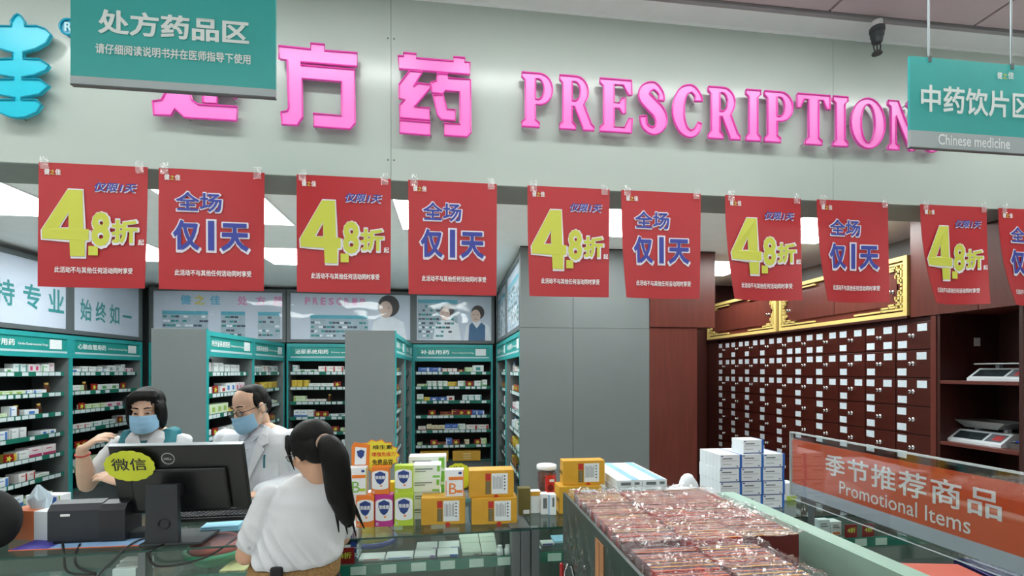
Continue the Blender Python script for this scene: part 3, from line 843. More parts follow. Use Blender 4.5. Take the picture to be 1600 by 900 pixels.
# large goods on the bottom shelf of the tonic bay
for i, x in enumerate((-0.24, 0.22)):
    t = thing('yellow_carton', 'flat yellow carton on the lowest shelf of the tonic bay, %s one' % ('left', 'right')[i], 'carton', (x, 7.02, 0.4305), group='yellow cartons on the tonic bay')
    MB().bbox(-0.2, 0.2, 0, 0.3, 0, 0.14, 0.004).obj('body', mat('carton_ochre', (206, 158, 52), 0.5, 0, 0.06), t)
    for q in range(3):
        MB().box(-0.05, 0.06, -0.001, 0.001, 0.03 + q * 0.033, 0.042 + q * 0.033).obj('print_line', mat('print_white', (226, 214, 170), 0.5), t)

# ------------------------------------------------------------ advertising panels above the shelves
M_adbg = mat('advert_ground', (206, 214, 226), 0.5, 0, 0.03, 3)
M_adteal = mat('advert_teal', (84, 176, 196), 0.5)
M_adgrey = mat('advert_grey', (168, 186, 196), 0.5, 0, 0.1, 20)
M_addark = mat('advert_dark', (62, 76, 92), 0.5)
M_adpink = mat('advert_pink', (226, 140, 190), 0.5)
M_adyel = mat('advert_yellow', (226, 210, 90), 0.5)
M_adcy = mat('advert_cyan', (110, 190, 220), 0.5)
M_adskin = mat('advert_skin', (222, 190, 176), 0.5)
M_adhair = mat('advert_hair', (46, 36, 38), 0.5)
M_adwhite = mat('advert_white', (236, 240, 244), 0.5)
M_adblue = mat('advert_vest', (52, 106, 146), 0.5)
M_adtxt = mat('advert_green_text', (40, 140, 140), 0.5)
def advert(label, loc, rz, w, z0, z1):
    t = thing('advert_panel', label, 'advert panel', loc, rz)
    b = 0.045
    MB().box(0, w, 0, 0.03, z0, z0 + b).obj('frame_rail', M_dgrey, t)
    MB().box(0, w, 0, 0.03, z1 - b, z1).obj('frame_rail', M_dgrey, t)
    MB().box(0, b, 0, 0.03, z0 + b, z1 - b).obj('frame_post', M_dgrey, t)
    MB().box(w - b, w, 0, 0.03, z0 + b, z1 - b).obj('frame_post', M_dgrey, t)
    MB().box(b, w - b, 0.02, 0.03, z0 + b, z1 - b).obj('picture', M_adbg, t)
    f = MB(); n = 20; m2 = 6; vs = []
    for j in range(m2 + 1):
        for i in range(n + 1):
            x = b + (w - 2 * b) * i / n; z = z0 + b + (z1 - z0 - 2 * b) * j / m2
            e = 0.0 if i in (0, n) or j in (0, m2) else 1.0
            vs.append((x, 0.006 - e * 0.003 * math.sin(i * 1.1 + j * 0.7) * math.sin(j * 1.9), z))
    f.add(vs, [(j * (n + 1) + i, j * (n + 1) + i + 1, (j + 1) * (n + 1) + i + 1, (j + 1) * (n + 1) + i) for j in range(m2) for i in range(n)])
    f.obj('cover_film', M_poly, t, smooth=True)
    return t
def pic(t, x0, x1, z0, z1, m, y=0.0192, name='print'):
    return MB().box(x0, x1, y, 0.0205, z0, z1).obj(name, m, t)
def pictured_shelves(t, x0, x1, z0, z1, seed):
    rr = random.Random(seed)
    pic(t, x0, x1, z0, z1, M_adgrey, 0.0195)
    pic(t, x0, x1, z1 - 0.05, z1, M_adteal, 0.0188)
    g = MB()
    z = z0 + 0.03
    while z < z1 - 0.08:
        x = x0 + 0.01
        while x < x1 - 0.05:
            bw = rr.uniform(0.03, 0.06)
            if rr.random() < 0.75: g.box(x, x + bw, 0.0186, 0.0196, z, z + 0.028, rr.randint(0, 2))
            x += bw + 0.006
        z += 0.06
    g.obj('print_pattern', [M_adwhite, M_addark, M_adtxt], t)
def portrait(t, cx, cz, s, hair_full, turn, vest=None):
    def ellp(x, z, rx, rz, n=20): return [(x + rx * math.cos(2 * math.pi * i / n), z + rz * math.sin(2 * math.pi * i / n)) for i in range(n)]
    y = 0.0186
    if hair_full: link('print_hair', poly_mesh([ellp(cx + 0.01 * s, cz + 0.01 * s, 0.085 * s, 0.088 * s)], 0.0003, M_adhair), t, (0, y, 0))
    else: link('print_hair', poly_mesh([ellp(cx + 0.012 * s, cz + 0.02 * s, 0.07 * s, 0.075 * s)], 0.0003, M_adhair), t, (0, y, 0))
    link('print_face', poly_mesh([ellp(cx - 0.012 * s * turn, cz - 0.018 * s, 0.052 * s, 0.068 * s)], 0.0003, M_adskin), t, (0, y - 0.0008, 0))
    g = MB()
    for e in (-1, 1): g.box(cx - 0.012 * s * turn + e * 0.022 * s - 0.008 * s, cx - 0.012 * s * turn + e * 0.022 * s + 0.008 * s, y - 0.002, y - 0.0012, cz - 0.008 * s, cz - 0.003 * s)
    g.box(cx - 0.012 * s * turn - 0.014 * s, cx - 0.012 * s * turn + 0.014 * s, y - 0.002, y - 0.0012, cz - 0.056 * s, cz - 0.051 * s)
    g.obj('print_pattern', M_adhair, t)
    body = [(cx - 0.03 * s, cz - 0.07 * s), (cx + 0.03 * s, cz - 0.07 * s), (cx + 0.13 * s, cz - 0.12 * s), (cx + 0.16 * s, cz - 0.30 * s), (cx - 0.14 * s, cz - 0.30 * s), (cx - 0.11 * s, cz - 0.12 * s)]
    link('print_body', poly_mesh([body], 0.0003, M_adwhite if not vest else M_adwhite), t, (0, y + 0.0005, 0))
    if vest:
        v = [(cx - 0.05 * s, cz - 0.085 * s), (cx, cz - 0.15 * s), (cx + 0.05 * s, cz - 0.085 * s), (cx + 0.09 * s, cz - 0.12 * s), (cx + 0.09 * s, cz - 0.30 * s), (cx - 0.09 * s, cz - 0.30 * s), (cx - 0.08 * s, cz - 0.12 * s)]
        link('print_vest', poly_mesh([v], 0.0003, M_adblue), t, (0, y - 0.0006, 0))
AZ0, AZ1 = 2.115, 2.84
def w2(px, Y=7.0): return PY(px, 580, Y).x
# left wall
t = advert('white slogan panel above the near bay of the left wall', (-4.0, 4.5, 0), H90, 1.2, AZ0, AZ1)
for q, ch in enumerate('坚持专业'): text(ch, t, (0.16 + 0.29 * q, 0.018, 2.44), 0.2, 0.24, 0.02, M_adtxt)
t = advert('white slogan panel above the far bay of the left wall', (-4.0, 5.7, 0), H90, 1.2, AZ0, AZ1)
for q, ch in enumerate('始终如一'): text(ch, t, (0.24 + 0.23 * q, 0.018, 2.40), 0.17, 0.24 if q < 3 else 0.03, 0.02, M_adtxt)
# back wall
x0 = -3.98
t = advert('long glossy picture panel of shop shelves on the back wall, left of the portrait panel', (x0, 7.0, 0), 0, -2.25 - x0, AZ0, AZ1)
for ch, px, m in (('健', 289, M_adcy), ('之', 311, M_adyel), ('佳', 335, M_adcy), ('处', 378, M_adpink), ('方', 406, M_adpink), ('药', 434, M_adpink)):
    text(ch, t, (w2(px) - x0, 0.018, 2.68), 0.13, 0.13, 0.03, m)
for a, b, s in ((252, 324, 1), (344, 382, 2), (402, 441, 3)): pictured_shelves(t, w2(a) - x0, min(w2(b) - x0, 1.65), 2.17, 2.53, s)
x0 = -2.24
t = advert('glossy picture panel with PRESCRIP letters and a smiling woman portrait', (x0, 7.0, 0), 0, -0.53 - x0, AZ0, AZ1)
for q, ch in enumerate('PRESCRIP'): text(ch, t, (w2(480 + 12.3 * q) - x0, 0.018, 2.69), 0.07, 0.10, 0.03, M_adpink)
pictured_shelves(t, w2(484) - x0, w2(575) - x0, 2.17, 2.5, 5)
portrait(t, w2(605) - x0, 2.62, 1.75, True, 1)
x0 = -0.53
t = advert('glossy picture panel of two pharmacists on the back wall, above the tonic bay', (x0, 7.0, 0), 0, 1.15, AZ0, AZ1)
pictured_shelves(t, 0.06, 0.62, 2.18, 2.74, 6)
portrait(t, w2(697) - x0, 2.56, 1.35, False, 1)
portrait(t, w2(745) - x0, 2.54, 1.35, False, 1, True)
# partition side
t = advert('glossy picture panel above the far bay of the partition', (0.64, 6.95, 0), -H90, 1.2, AZ0, AZ1)
pictured_shelves(t, 0.1, 1.1, 2.2, 2.7, 7)
t = advert('glossy picture panel above the near bay of the partition', (0.64, 5.75, 0), -H90, 1.2, AZ0, AZ1)
pictured_shelves(t, 0.1, 1.1, 2.2, 2.7, 8)

# ------------------------------------------------------------ Chinese-medicine drawer cabinet on the right wall
XD = 3.45
t = thing('drawer_cabinet', 'dark red wooden drawer cabinet with rows of white-labelled drawers', 'cabinet', (XD, 3.12, 0), -0.0)
# local frame: world axes; y grows away from the camera
CW = 0.283; NC = 10; RZ = [2.09 - 0.2105 * i for i in range(8)]
MB().box(0.02, 0.48, 0, NC * CW, 0.0, 2.12).obj('body', M_woodd, t)
MB().box(-0.005, 0.02, -0.04, 0.0, 0.0, 2.12).obj('end_stile', M_wood, t)
MB().box(-0.005, 0.02, NC * CW, NC * CW + 0.24, 0.0, 2.12).obj('end_stile', M_woodd, t)
MB().box(0.0, 0.02, 0.0, NC * CW, 0.0, RZ[7]).obj('plinth', M_woodd, t)
M_drawer = mat('drawer_front', (68, 27, 20), 0.32, 0, 0.16, 4, stretch=(3, 0.6, 6))
M_label = mat('drawer_label', (206, 220, 228), 0.4, 0, 0.06, 60)
dr_me = MB().bbox(0, 0.02, 0.004, CW - 0.004, 0.004, 0.2065, 0.002).mesh('drawer', M_drawer)
lb_me = MB().box(-0.0015, 0, -0.0375, 0.0375, -0.027, 0.027).mesh('label', M_label)
g = MB().lathe((0, 0, 0), [(0.016, -0.002), (0.016, 0.002)], 12, axis='x').lathe((0, 0, 0), [(0.005, -0.018), (0.006, -0.002)], 10, axis='x').lathe((0, 0, 0), [(0.006, -0.032), (0.013, -0.03), (0.014, -0.022), (0.006, -0.016)], 12, axis='x')
kn_me = g.mesh('knob', M_chrome, True)
for c in range(NC):
    for r in range(7):
        d = link('drawer', dr_me, t, (0, c * CW, RZ[r] - 0.2105))
        far = CW - 0.055; near = 0.07
        spots = [(far, 0.165), (far, 0.045)]
        if r < 3: spots.append((near, 0.165))
        if r == 0 and c in (1, 4, 5): spots.append((near, 0.045))
        for (yy, zz) in spots:
            link('label', lb_me, d, (0, yy + ((c * 7 + r * 3) % 5 - 2) * 0.0015, zz))
        link('knob', kn_me, d, (0, CW * 0.5, 0.108))

# upper cabinet with gold fret frames
t = thing('upper_cabinet', 'red wooden wall cabinet with gold Chinese fretwork above the drawers', 'cabinet', (XD, 3.28, 2.14))
UL = 6.18 - 3.28; UH = 0.46
MB().box(0.0, 0.5, 0, UL, 0.0, UH).obj('body', M_wood, t)
MB().box(-0.035, 0.02, -0.004, UL, -0.02, 0.0).obj('bottom_trim', M_woodd, t)
pan = [(0.0, 1.45), (1.50, UL)]
for (a, b) in pan:
    n = 2
    for q in range(n):
        ya = a + 0.1 + (b - a - 0.2) * q / n; yb = a + 0.1 + (b - a - 0.2) * (q + 1) / n
        dd = MB().bbox(-0.012, 0.0, ya + 0.003, yb - 0.003, 0.09, UH - 0.09, 0.003).obj('cabinet_door', M_wood, t)
        link('knob', kn_me, dd, (-0.012, yb - 0.04 if q % 2 else ya + 0.04, 0.2))
    fr = MB()
    bw = 0.034
    fr.box(-0.03, 0, a, b, 0, bw).box(-0.03, 0, a, b, UH - bw, UH).box(-0.03, 0, a, a + bw, bw, UH - bw).box(-0.03, 0, b - bw, b, bw, UH - bw)
    fr.obj('gold_frame', M_gold, t)
    # fret corners: stepped bars and small key squares
    def fb(y0, y1, z0, z1, name='fret_bar'):
        MB().box(-0.026, -0.004, min(y0, y1), max(y0, y1), min(z0, z1), max(z0, z1)).obj(name, M_gold, t)
    for sy, y in ((1, a + bw), (-1, b - bw)):
        for sz, z in ((1, bw), (-1, UH - bw)):
            k = 0.014
            def bar(y0, y1, z0, z1): fb(y + sy * y0, y + sy * y1, z + sz * z0, z + sz * z1)
            bar(0.0, 0.46, 0.014, 0.014 + k)
            bar(0.05, 0.20, 0.036, 0.036 + k); bar(0.19, 0.20, 0.014, 0.047)
            bar(0.014, 0.014 + k, 0.03, 0.19); bar(0.0, 0.07, 0.055, 0.055 + k); bar(0.06, 0.07, 0.03, 0.066)
            bar(0.036, 0.036 + k, 0.066, 0.12); bar(0.036, 0.075, 0.085, 0.085 + k); bar(0.066, 0.075, 0.085, 0.125)
            bar(0.0, 0.05, 0.125, 0.125 + k); bar(0.04, 0.05, 0.136, 0.165); bar(0.014, 0.05, 0.16, 0.17)
            bar(0.08, 0.13, 0.055, 0.055 + k); bar(0.12, 0.13, 0.036, 0.06)
# plain wood casing over the open shelves
t = thing('wood_casing', 'plain red wooden casing above the open shelves, right of the gold fretwork', 'casing', (XD, 2.55, 2.125))
MB().box(-0.012, 0.5, 0, 0.24, 0.0, 0.545).obj('front_board', M_wood, t)
MB().box(-0.012, 0.5, 0.245, 0.72, 0.0, CB - 2.127).obj('front_board', M_wood, t)
t = thing('open_cabinet', 'dark wooden open cabinet with two shelves at the right edge', 'cabinet', (XD, 2.55, 0))
OL = 3.075 - 2.55
MB().box(0.48, 0.5, 0, OL, 0, 2.12).obj('back_panel', M_woodd, t)
MB().box(0, 0.48, OL - 0.02, OL, 0, 2.12).obj('side_panel', M_woodd, t)
MB().box(0, 0.48, 0, 0.02, 0, 2.12).obj('side_panel', M_woodd, t)
for z in (1.655, 1.225, 0.78):
    MB().bbox(0.0, 0.48, 0.02, OL - 0.02, z - 0.024, z, 0.003).obj('shelf_board', M_wood, t)
MB().box(0.05, 0.48, 0.02, OL - 0.02, 0.0, 0.5).obj('base_cabinet', M_woodd, t)
MB().cbox((0.3, OL - 0.021, 1.93), (0.05, 0.003, 0.06)).obj('paper_slip', M_paper, t)

# ------------------------------------------------------------ glass counters
CT_Z = 0.97
M_price = mat('counter_ticket', (196, 214, 206), 0.4, 0, 0.05, 50)
tick_me = MB().box(-0.034, 0.034, -0.002, 0, 0, 0.038).mesh('price_ticket', M_price)
def counter(label, loc, rz, x0, x1, depth, posts, ticket_x):
    t = thing('glass_counter', label, 'counter', loc, rz)
    MB().box(x0, x1, -0.01, depth, CT_Z - 0.008, CT_Z).obj('glass_top', M_glass, t)
    MB().box(x0, x1, -0.0115, -0.01, CT_Z - 0.008, CT_Z).obj('glass_edge', M_glassedge, t)
    MB().box(x0 + 0.01, x1 - 0.01, 0, 0.006, 0.46, CT_Z - 0.009).obj('front_glass', M_glass, t)
    MB().box(x0, x1, 0.0, depth, 0.05, 0.45).obj('base', M_dgrey, t)
    MB().box(x0, x1, 0.03, depth - 0.03, 0.0, 0.05).obj('plinth', M_black, t)
    MB().box(x0, x1, depth - 0.02, depth, 0.45, CT_Z - 0.009).obj('back_doors', M_dgrey, t)
    sh = MB().box(x0 + 0.03, x1 - 0.03, 0.035, depth - 0.04, 0.815, 0.823).obj('glass_shelf', M_glass, t)
    MB().box(x0 + 0.03, x1 - 0.03, depth - 0.03, depth - 0.022, 0.46, 0.955).obj('back_lining', mat('counter_lining', (96, 108, 104), 0.5), t)
    MB().box(x0, x1, 0.02, depth - 0.03, 0.452, 0.46).obj('floor_board', mat('counter_floor', (150, 160, 156), 0.5), t)
    ra = MB().box(x0 + 0.04, x1 - 0.04, 0.028, 0.034, 0.785, 0.835).obj('price_rail', M_rail, t)
    for x in ticket_x: link('price_ticket', tick_me, ra, (x, 0.0275, 0.791))
    for (x, w) in posts:
        MB().bbox(x, x + w, -0.006, 0.05, 0.45, CT_Z - 0.009, 0.003).obj('post', M_alu, t)
        MB().bbox(x, x + w, depth - 0.05, depth - 0.001, 0.45, CT_Z - 0.009, 0.003).obj('post', M_alu, t)
    return t
C1R = math.radians(2.6)
C1 = (0.375, 2.297, 0)
c1 = counter('long glass counter with aluminium posts in front of the staff', C1, C1R, -3.6, 0.0, 0.62, [(-0.045, 0.044), (-0.092, 0.044), (-1.68, 0.03), (-3.6, 0.045)], [-0.12 - 0.135 * i for i in range(9)])
MB().box(-0.095, 0.0, -0.0, 0.62, CT_Z, CT_Z + 0.004).obj('end_profile', M_alu, c1)
c2 = counter('glass counter continuing to the right behind the wrapped packets', (0.382, 2.31, 0), 0, 0.0, 3.0, 0.6, [(0.0, 0.04), (1.45, 0.03), (2.95, 0.04)], [0.12, 0.26, 1.62, 1.78, 1.9])

def rest(px, py, z=CT_Z): return PZ(px, py, z)

# ---- printed cartons -----------------------------------------------------
def carton(name, label, cat, loc, rz, w, d, h, body, parts, group=None):
    t = thing(name, label, cat, loc, rz, group)
    MB().bbox(-w / 2, w / 2, 0, d, 0, h, 0.0025).obj('body', body, t)
    for nm, x0, x1, z0, z1, m in parts:
        MB().box(x0 * w, x1 * w, -0.0012, 0.0, z0 * h, z1 * h).obj(nm, m, t)
    return t
M_vo = mat('vitamin_orange', (232, 126, 40), 0.4, 0, 0.02); M_vp = mat('vitamin_magenta', (184, 44, 136), 0.4, 0, 0.02); M_vl = mat('vitamin_lime', (178, 204, 52), 0.4, 0, 0.02)
M_vw = mat('vitamin_white', (232, 236, 238), 0.4); M_navy = mat('shield_navy', (32, 62, 130), 0.4)
def vitamin(px0, px1, py0, py1, Y, z, m, what, where, shield=True):
    a = PY(px0, py1, Y); b = PY(px1, py0, Y)
    w = (b.x - a.x) * 0.985; h = PY((px0 + px1) / 2, py0, Y).z - PY((px0 + px1) / 2, py1, Y).z
    t = thing('vitamin_box', '%s vitamin box %s' % (what, where), 'box', ((a.x + b.x) / 2, Y, z), 0.0, 'vitamin boxes on the counter')
    MB().bbox(-w / 2, w / 2, 0, 0.055, 0, h, 0.002).obj('body', m, t)
    if shield:
        pan = arc(0, 0.78 * h, 0.46 * w, 0.09 * h, 0, 180, 8) + [(-0.46 * w, 0.24 * h)] + arc(0, 0.24 * h, 0.46 * w, 0.06 * h, 180, 360, 8)[1:-1] + [(0.46 * w, 0.24 * h)]
        link('white_panel', poly_mesh([pan], 0.0006, M_vw), t, (0, -0.0004, 0))
        sh = [(-0.3 * w, 0.76 * h), (0, 0.84 * h), (0.3 * w, 0.76 * h), (0.3 * w, 0.6 * h), (0.18 * w, 0.44 * h), (0, 0.36 * h), (-0.18 * w, 0.44 * h), (-0.3 * w, 0.6 * h)]
        link('shield', poly_mesh([sh], 0.0006, M_navy), t, (0, -0.0014, 0))
        text('荣维康', t, (0, -0.0026, 0.62 * h), 0.56 * w, 0.13 * h, 0.02, M_vw)
        text('C', t, (-0.36 * w, -0.0016, 0.1 * h), None, 0.09 * h, 0.03, M_vw)
        MB().ell((0.06 * w, -0.0008, 0.31 * h), (0.07 * w, 0.0008, 0.035 * h), 10, 6).obj('fruit_print', M_vo, t)
    return t, w, h
def b_box(px0, px1, py0, py1, Y, z, col, where):
    a = PY(px0, py1, Y); b = PY(px1, py0, Y)
    w = (b.x - a.x) * 0.985; h = PY((px0 + px1) / 2, py0, Y).z - PY((px0 + px1) / 2, py1, Y).z
    t = thing('vitamin_box', 'white B vitamin box with %s band %s' % ('green' if col is M_vl else 'orange', where), 'box', ((a.x + b.x) / 2, Y, z), 0.0, 'vitamin boxes on the counter')
    MB().bbox(-w / 2, w / 2, 0, 0.055, 0, h, 0.002).obj('body', M_vw, t)
    MB().box(-0.3 * w, 0.44 * w, -0.001, 0, 0.62 * h, 0.74 * h).obj('band', M_vo, t)
    text('B', t, (-0.08 * w, -0.0014, 0.3 * h), None, 0.4 * h, 0.0, mat('b_green', (120, 180, 80), 0.5) if col is M_vl else M_vo)
    MB().box(0.12 * w, 0.42 * w, -0.001, 0, 0.14 * h, 0.24 * h).obj('band', col, t)
    MB().ell((0.3 * w, -0.0005, 0.87 * h), (0.1 * w, 0.001, 0.05 * h), 12, 6).obj('round_mark', M_navy, t)
    MB().box(0.455 * w, 0.495 * w, -0.001, 0, 0.02 * h, 0.98 * h).obj('edge_print', col, t)
    MB().box(-0.46 * w, -0.42 * w, -0.001, 0, 0.06 * h, 0.6 * h).obj('edge_print', col, t)
YV = 2.40
t, vw, vh = vitamin(556, 585, 776, 826, YV, CT_Z + 0.0005, M_vo, 'orange', 'in the bottom row, left end')
vitamin(585.5, 614.5, 777, 827, YV + 0.001, CT_Z + 0.0005, M_vp, 'magenta', 'in the bottom row, between orange and lime')
vitamin(616, 646, 776, 827, YV + 0.002, CT_Z + 0.0005, M_vl, 'lime green', 'in the bottom row, right end')
zt = CT_Z + vh + 0.002
vitamin(580, 608, 731, 774, YV + 0.006, zt, M_vo, 'orange', 'stacked in the upper row')
vitamin(616, 645, 731, 775, YV + 0.006, zt, M_vl, 'lime green', 'stacked in the upper row')
b_box(544, 573, 732, 775, YV + 0.006, zt, M_vl, 'stacked in the upper row beside the customer')
b_box(550, 579, 785, 830, 2.50, CT_Z + 0.0005, M_vo, 'behind the orange bottom box')
vitamin(600, 628, 735, 790, 2.55, CT_Z + 0.0005, mat('vitamin_yellow', (216, 196, 50), 0.4), 'plain yellow', 'standing behind the upper row', False)
# white and green flat boxes
M_wg = mat('white_green_carton', (226, 234, 230), 0.45); M_wgb = mat('leaf_green', (120, 186, 70), 0.45); M_txt = mat('grey_print', (110, 116, 118), 0.6)
zz = CT_Z + 0.0005
for i in range(4):
    a = PY(645, 700, 2.5); b = PY(688, 700, 2.5); w = b.x - a.x
    carton('medicine_box', 'white medicine box with green leaf corner, %s from the bottom of its stack' % ORD[i], 'box', ((a.x + b.x) / 2 + 0.003 * (i % 2), 2.5 + 0.004 * (i % 2), zz), 0, w, 0.1, 0.068, M_wg,
           [('leaf_band', 0.2, 0.46, 0.06, 0.2, M_wgb), ('leaf_band', 0.36, 0.46, 0.5, 0.92, M_wgb), ('print_line', -0.44, 0.2, 0.66, 0.74, M_txt), ('print_line', -0.44, -0.05, 0.5, 0.56, M_txt)], 'white and green boxes on the counter')
    zz += 0.0685
for i in range(4):
    a = PY(668, 700, 2.66)
    carton('medicine_box', 'plain white medicine box behind the green leaf stack, %s from the bottom' % ORD[i], 'box', (a.x, 2.66, CT_Z + 0.0005 + i * 0.0725), 0, 0.2, 0.1, 0.072, M_wg, [('leaf_band', 0.3, 0.45, 0.1, 0.9, M_wgb), ('print_line', -0.4, 0.1, 0.6, 0.7, M_txt)], 'white boxes behind the leaf stack')
# large yellow cartons
M_yc = mat('yellow_carton', (208, 156, 42), 0.5, 0, 0.06, 12); M_lab = mat('carton_label', (224, 230, 232), 0.5, 0, 0.03, 80); M_seal = mat('seal_red', (180, 44, 36), 0.45); M_gy = mat('carton_grey_gold', (120, 100, 50), 0.5)
def yellow(px0, px1, py0, py1, Y, z, where, dpt=0.1, rz=0.0, side_marks=False, name='yellow_carton'):
    a = PY(px0, py1, Y); b = PY(px1, py0, Y)
    w = b.x - a.x; h = PY((px0 + px1) / 2, py0, Y).z - PY((px0 + px1) / 2, py1, Y).z
    t = carton(name, 'yellow carton with white label, %s' % where, 'carton', ((a.x + b.x) / 2, Y, z), rz, w, dpt, h, M_yc,
               [('label', 0.0, 0.36, 0.12, 0.88, M_lab), ('seal', -0.14, -0.02, 0.62, 0.88, M_seal), ('strip', -0.14, -0.02, 0.12, 0.6, M_gy)], 'yellow cartons on the counter')
    g = MB()
    for q in range(5): g.ell((0.29 * w, -0.0014, (0.3 + 0.12 * q) * h), (0.022 * w, 0.0008, 0.035 * h), 6, 4)
    for q in range(4): g.ell((-0.08 * w, -0.0014, (0.18 + 0.11 * q) * h), (0.022 * w, 0.0008, 0.035 * h), 6, 4)
    for q in range(7): g.box((0.03 + 0.033 * q) * w, (0.042 + 0.033 * q) * w, -0.0018, -0.0012, 0.3 * h, (0.8 - 0.03 * (q % 3)) * h)
    g.obj('print_pattern', M_txt, t)
    MB().lathe((0.1 * w, -0.0012, 0.0), [(0.055 * w, 0), (0.055 * w, 0.0012)], 16, axis='y').obj('round_seal', M_seal, t)
    if side_marks:
        for q in range(3): MB().box(-w / 2 - 0.001, -w / 2, 0.02 + 0.03 * q, 0.035 + 0.03 * q, 0.4 * h, 0.55 * h).obj('mark', M_black, t)
    return t, w, h
t, w, h = yellow(658, 727, 783, 825, 2.40, CT_Z + 0.0005, 'left of the pair, carrying a B vitamin box')
b_box(695, 725, 741, 783, 2.412, CT_Z + h + 0.001, M_vo, 'on top of the left yellow carton')
t, w, h = yellow(737, 808, 786, 827, 2.375, CT_Z + 0.0005, 'bottom of the stack by the post')
yellow(733, 803, 744, 786, 2.39, CT_Z + h + 0.001, 'top of the stack by the post')
t, w, h = yellow(874, 940, 764, 806, 2.50, CT_Z + 0.0005, 'bottom of the stack beside the wrapped packets', 0.12, 0, True)
yellow(880, 945, 727, 765, 2.53, CT_Z + h + 0.001, 'top of the stack beside the wrapped packets', 0.08, 0, True)

# starburst price cards
M_sy = mat('card_yellow', (232, 214, 60), 0.5); M_limey = mat('card_lime', (206, 214, 44), 0.5)
def starcard(label, c, rx, rz_, n, inner, lines, m, edge=None, foot=0.0):
    t = thing('price_card', label, 'card', c)
    pts = []
    for i in range(2 * n):
        a = math.pi * i / n; k = 1.0 if i % 2 == 0 else inner
        pts.append((rx * k * math.cos(a), rz_ * k * math.sin(a)))
    if edge:
        link('card_edge', poly_mesh([[(p[0] * 1.05, p[1] * 1.06) for p in pts]], 0.0008, edge), t, (0, 0.002, 0))
    link('card', poly_mesh([pts], 0.001, m), t)
    for body, x, z, w, h, mm in lines:
        text(body, t, (x, -0.002, z), w, h, 0.015, mm)
    if foot:
        MB().box(-0.012, 0.012, 0.001, 0.004, -rz_ - foot, -rz_ * 0.5).obj('stem', m, t)
    return t
c = PY(588, 712, 2.47)
sc_t = starcard('yellow starburst card with handwriting above the vitamin boxes', c, 0.11, 0.078, 14, 0.87, [('维生素', 0.03, 0.042, 0.095, 0.022, M_black), ('增强免疫力', 0.035, 0.007, 0.115, 0.022, mat('marker_red', (214, 60, 40), 0.5)), ('免费品尝', 0.03, -0.032, 0.1, 0.028, M_black)], M_sy, M_vo, 0.02)
link('card_box_print', poly_mesh([[(-0.118, -0.065), (-0.035, -0.065), (-0.03, 0.055), (-0.105, 0.07), (-0.118, 0.05)]], 0.001, M_vo), sc_t, (0, -0.002, 0))
link('card_box_panel', poly_mesh([[(-0.104, -0.042), (-0.05, -0.042), (-0.046, 0.04), (-0.1, 0.045)]], 0.0006, M_vw), sc_t, (0, -0.0036, 0))
link('card_box_shield', poly_mesh([[(-0.093, 0.025), (-0.072, 0.032), (-0.055, 0.025), (-0.06, 0.0), (-0.072, -0.012), (-0.088, 0.0)]], 0.0006, M_navy), sc_t, (0, -0.0046, 0))
c = PY(716, 745, 2.60)
starcard('round lime scalloped price card behind the B vitamin box', c, 0.074, 0.074, 14, 0.95, [('特价', 0.0, 0.046, 0.05, 0.022, M_black)], M_limey, None, 0.12)

# small goods right of the post
def small(px0, px1, py0, py1, Y, label, body, parts, d=0.05, name='medicine_box', grp=None):
    a = PY(px0, py1, Y); b = PY(px1, py0, Y)
    h = PY((px0 + px1) / 2, py0, Y).z - CT_Z
    return carton(name, label, 'box', ((a.x + b.x) / 2, Y, CT_Z + 0.0005), 0, b.x - a.x, d, h, body, parts, grp)
small(810, 829, 763, 800, 2.50, 'olive gold medicine box beside the corner post', mat('olive_gold', (116, 106, 56), 0.35, 0.3), [('label', -0.1, 0.4, 0.06, 0.2, M_lab)])
small(829, 845, 768, 797, 2.53, 'white box with a yellow top beside the red jar', M_vw, [('yellow_band', -0.5, 0.5, 0.8, 1.0, M_yc)])
small(845, 857, 772, 799, 2.50, 'narrow white box in front of the red jar', M_vw, [('print', -0.2, 0.3, 0.3, 0.8, M_txt)])
small(857, 869, 773, 801, 2.49, 'white box with pale blue edge in front of the red jar', M_vw, [('blue_edge', -0.5, -0.36, 0.0, 1.0, mat('pale_blue', (120, 180, 226), 0.5)), ('print', 0.0, 0.25, 0.4, 0.85, M_txt)])
p = PY(854, 750, 2.78)
t = thing('candy_jar', 'clear jar with white lid, red label and dark dried fruit', 'jar', (p.x, 2.78, CT_Z + 0.0005))
MB().lathe((0, 0, 0), [(0.05, 0), (0.054, 0.006), (0.054, 0.17), (0.05, 0.182)], 28).obj('jar_wall', M_acryl, t, smooth=True)
MB().lathe((0, 0, 0), [(0.047, 0.004), (0.05, 0.01), (0.05, 0.165), (0.045, 0.17)], 24).obj('dried_fruit', mat('dried_fruit', (92, 40, 34), 0.5, 0, 0.5, 60, 0.6), t, smooth=True)
MB().lathe((0, 0, 0), [(0.056, 0.182), (0.058, 0.186), (0.058, 0.204), (0.054, 0.208)], 28).obj('lid', M_vw, t, smooth=True)
g = MB()
ri = []
for k in range(13):
    a = math.radians(-110 + k * 9)
    ri.append(a)
g.add([(0.0552 * math.cos(a), 0.0552 * math.sin(a), z) for z in (0.008, 0.155) for a in ri], [(k, k + 1, k + 14, k + 13) for k in range(12)])
g.obj('label', mat('jar_label', (206, 44, 36), 0.4), t, smooth=True)
MB().ell((0.012, -0.0555, 0.085), (0.018, 0.0015, 0.02), 14, 8).obj('label_mark', mat('label_mark', (120, 24, 24), 0.5), t)
MB().cbox((0.02, -0.0535, 0.125), (0.028, 0.004, 0.014)).obj('label_print', M_vw, t)

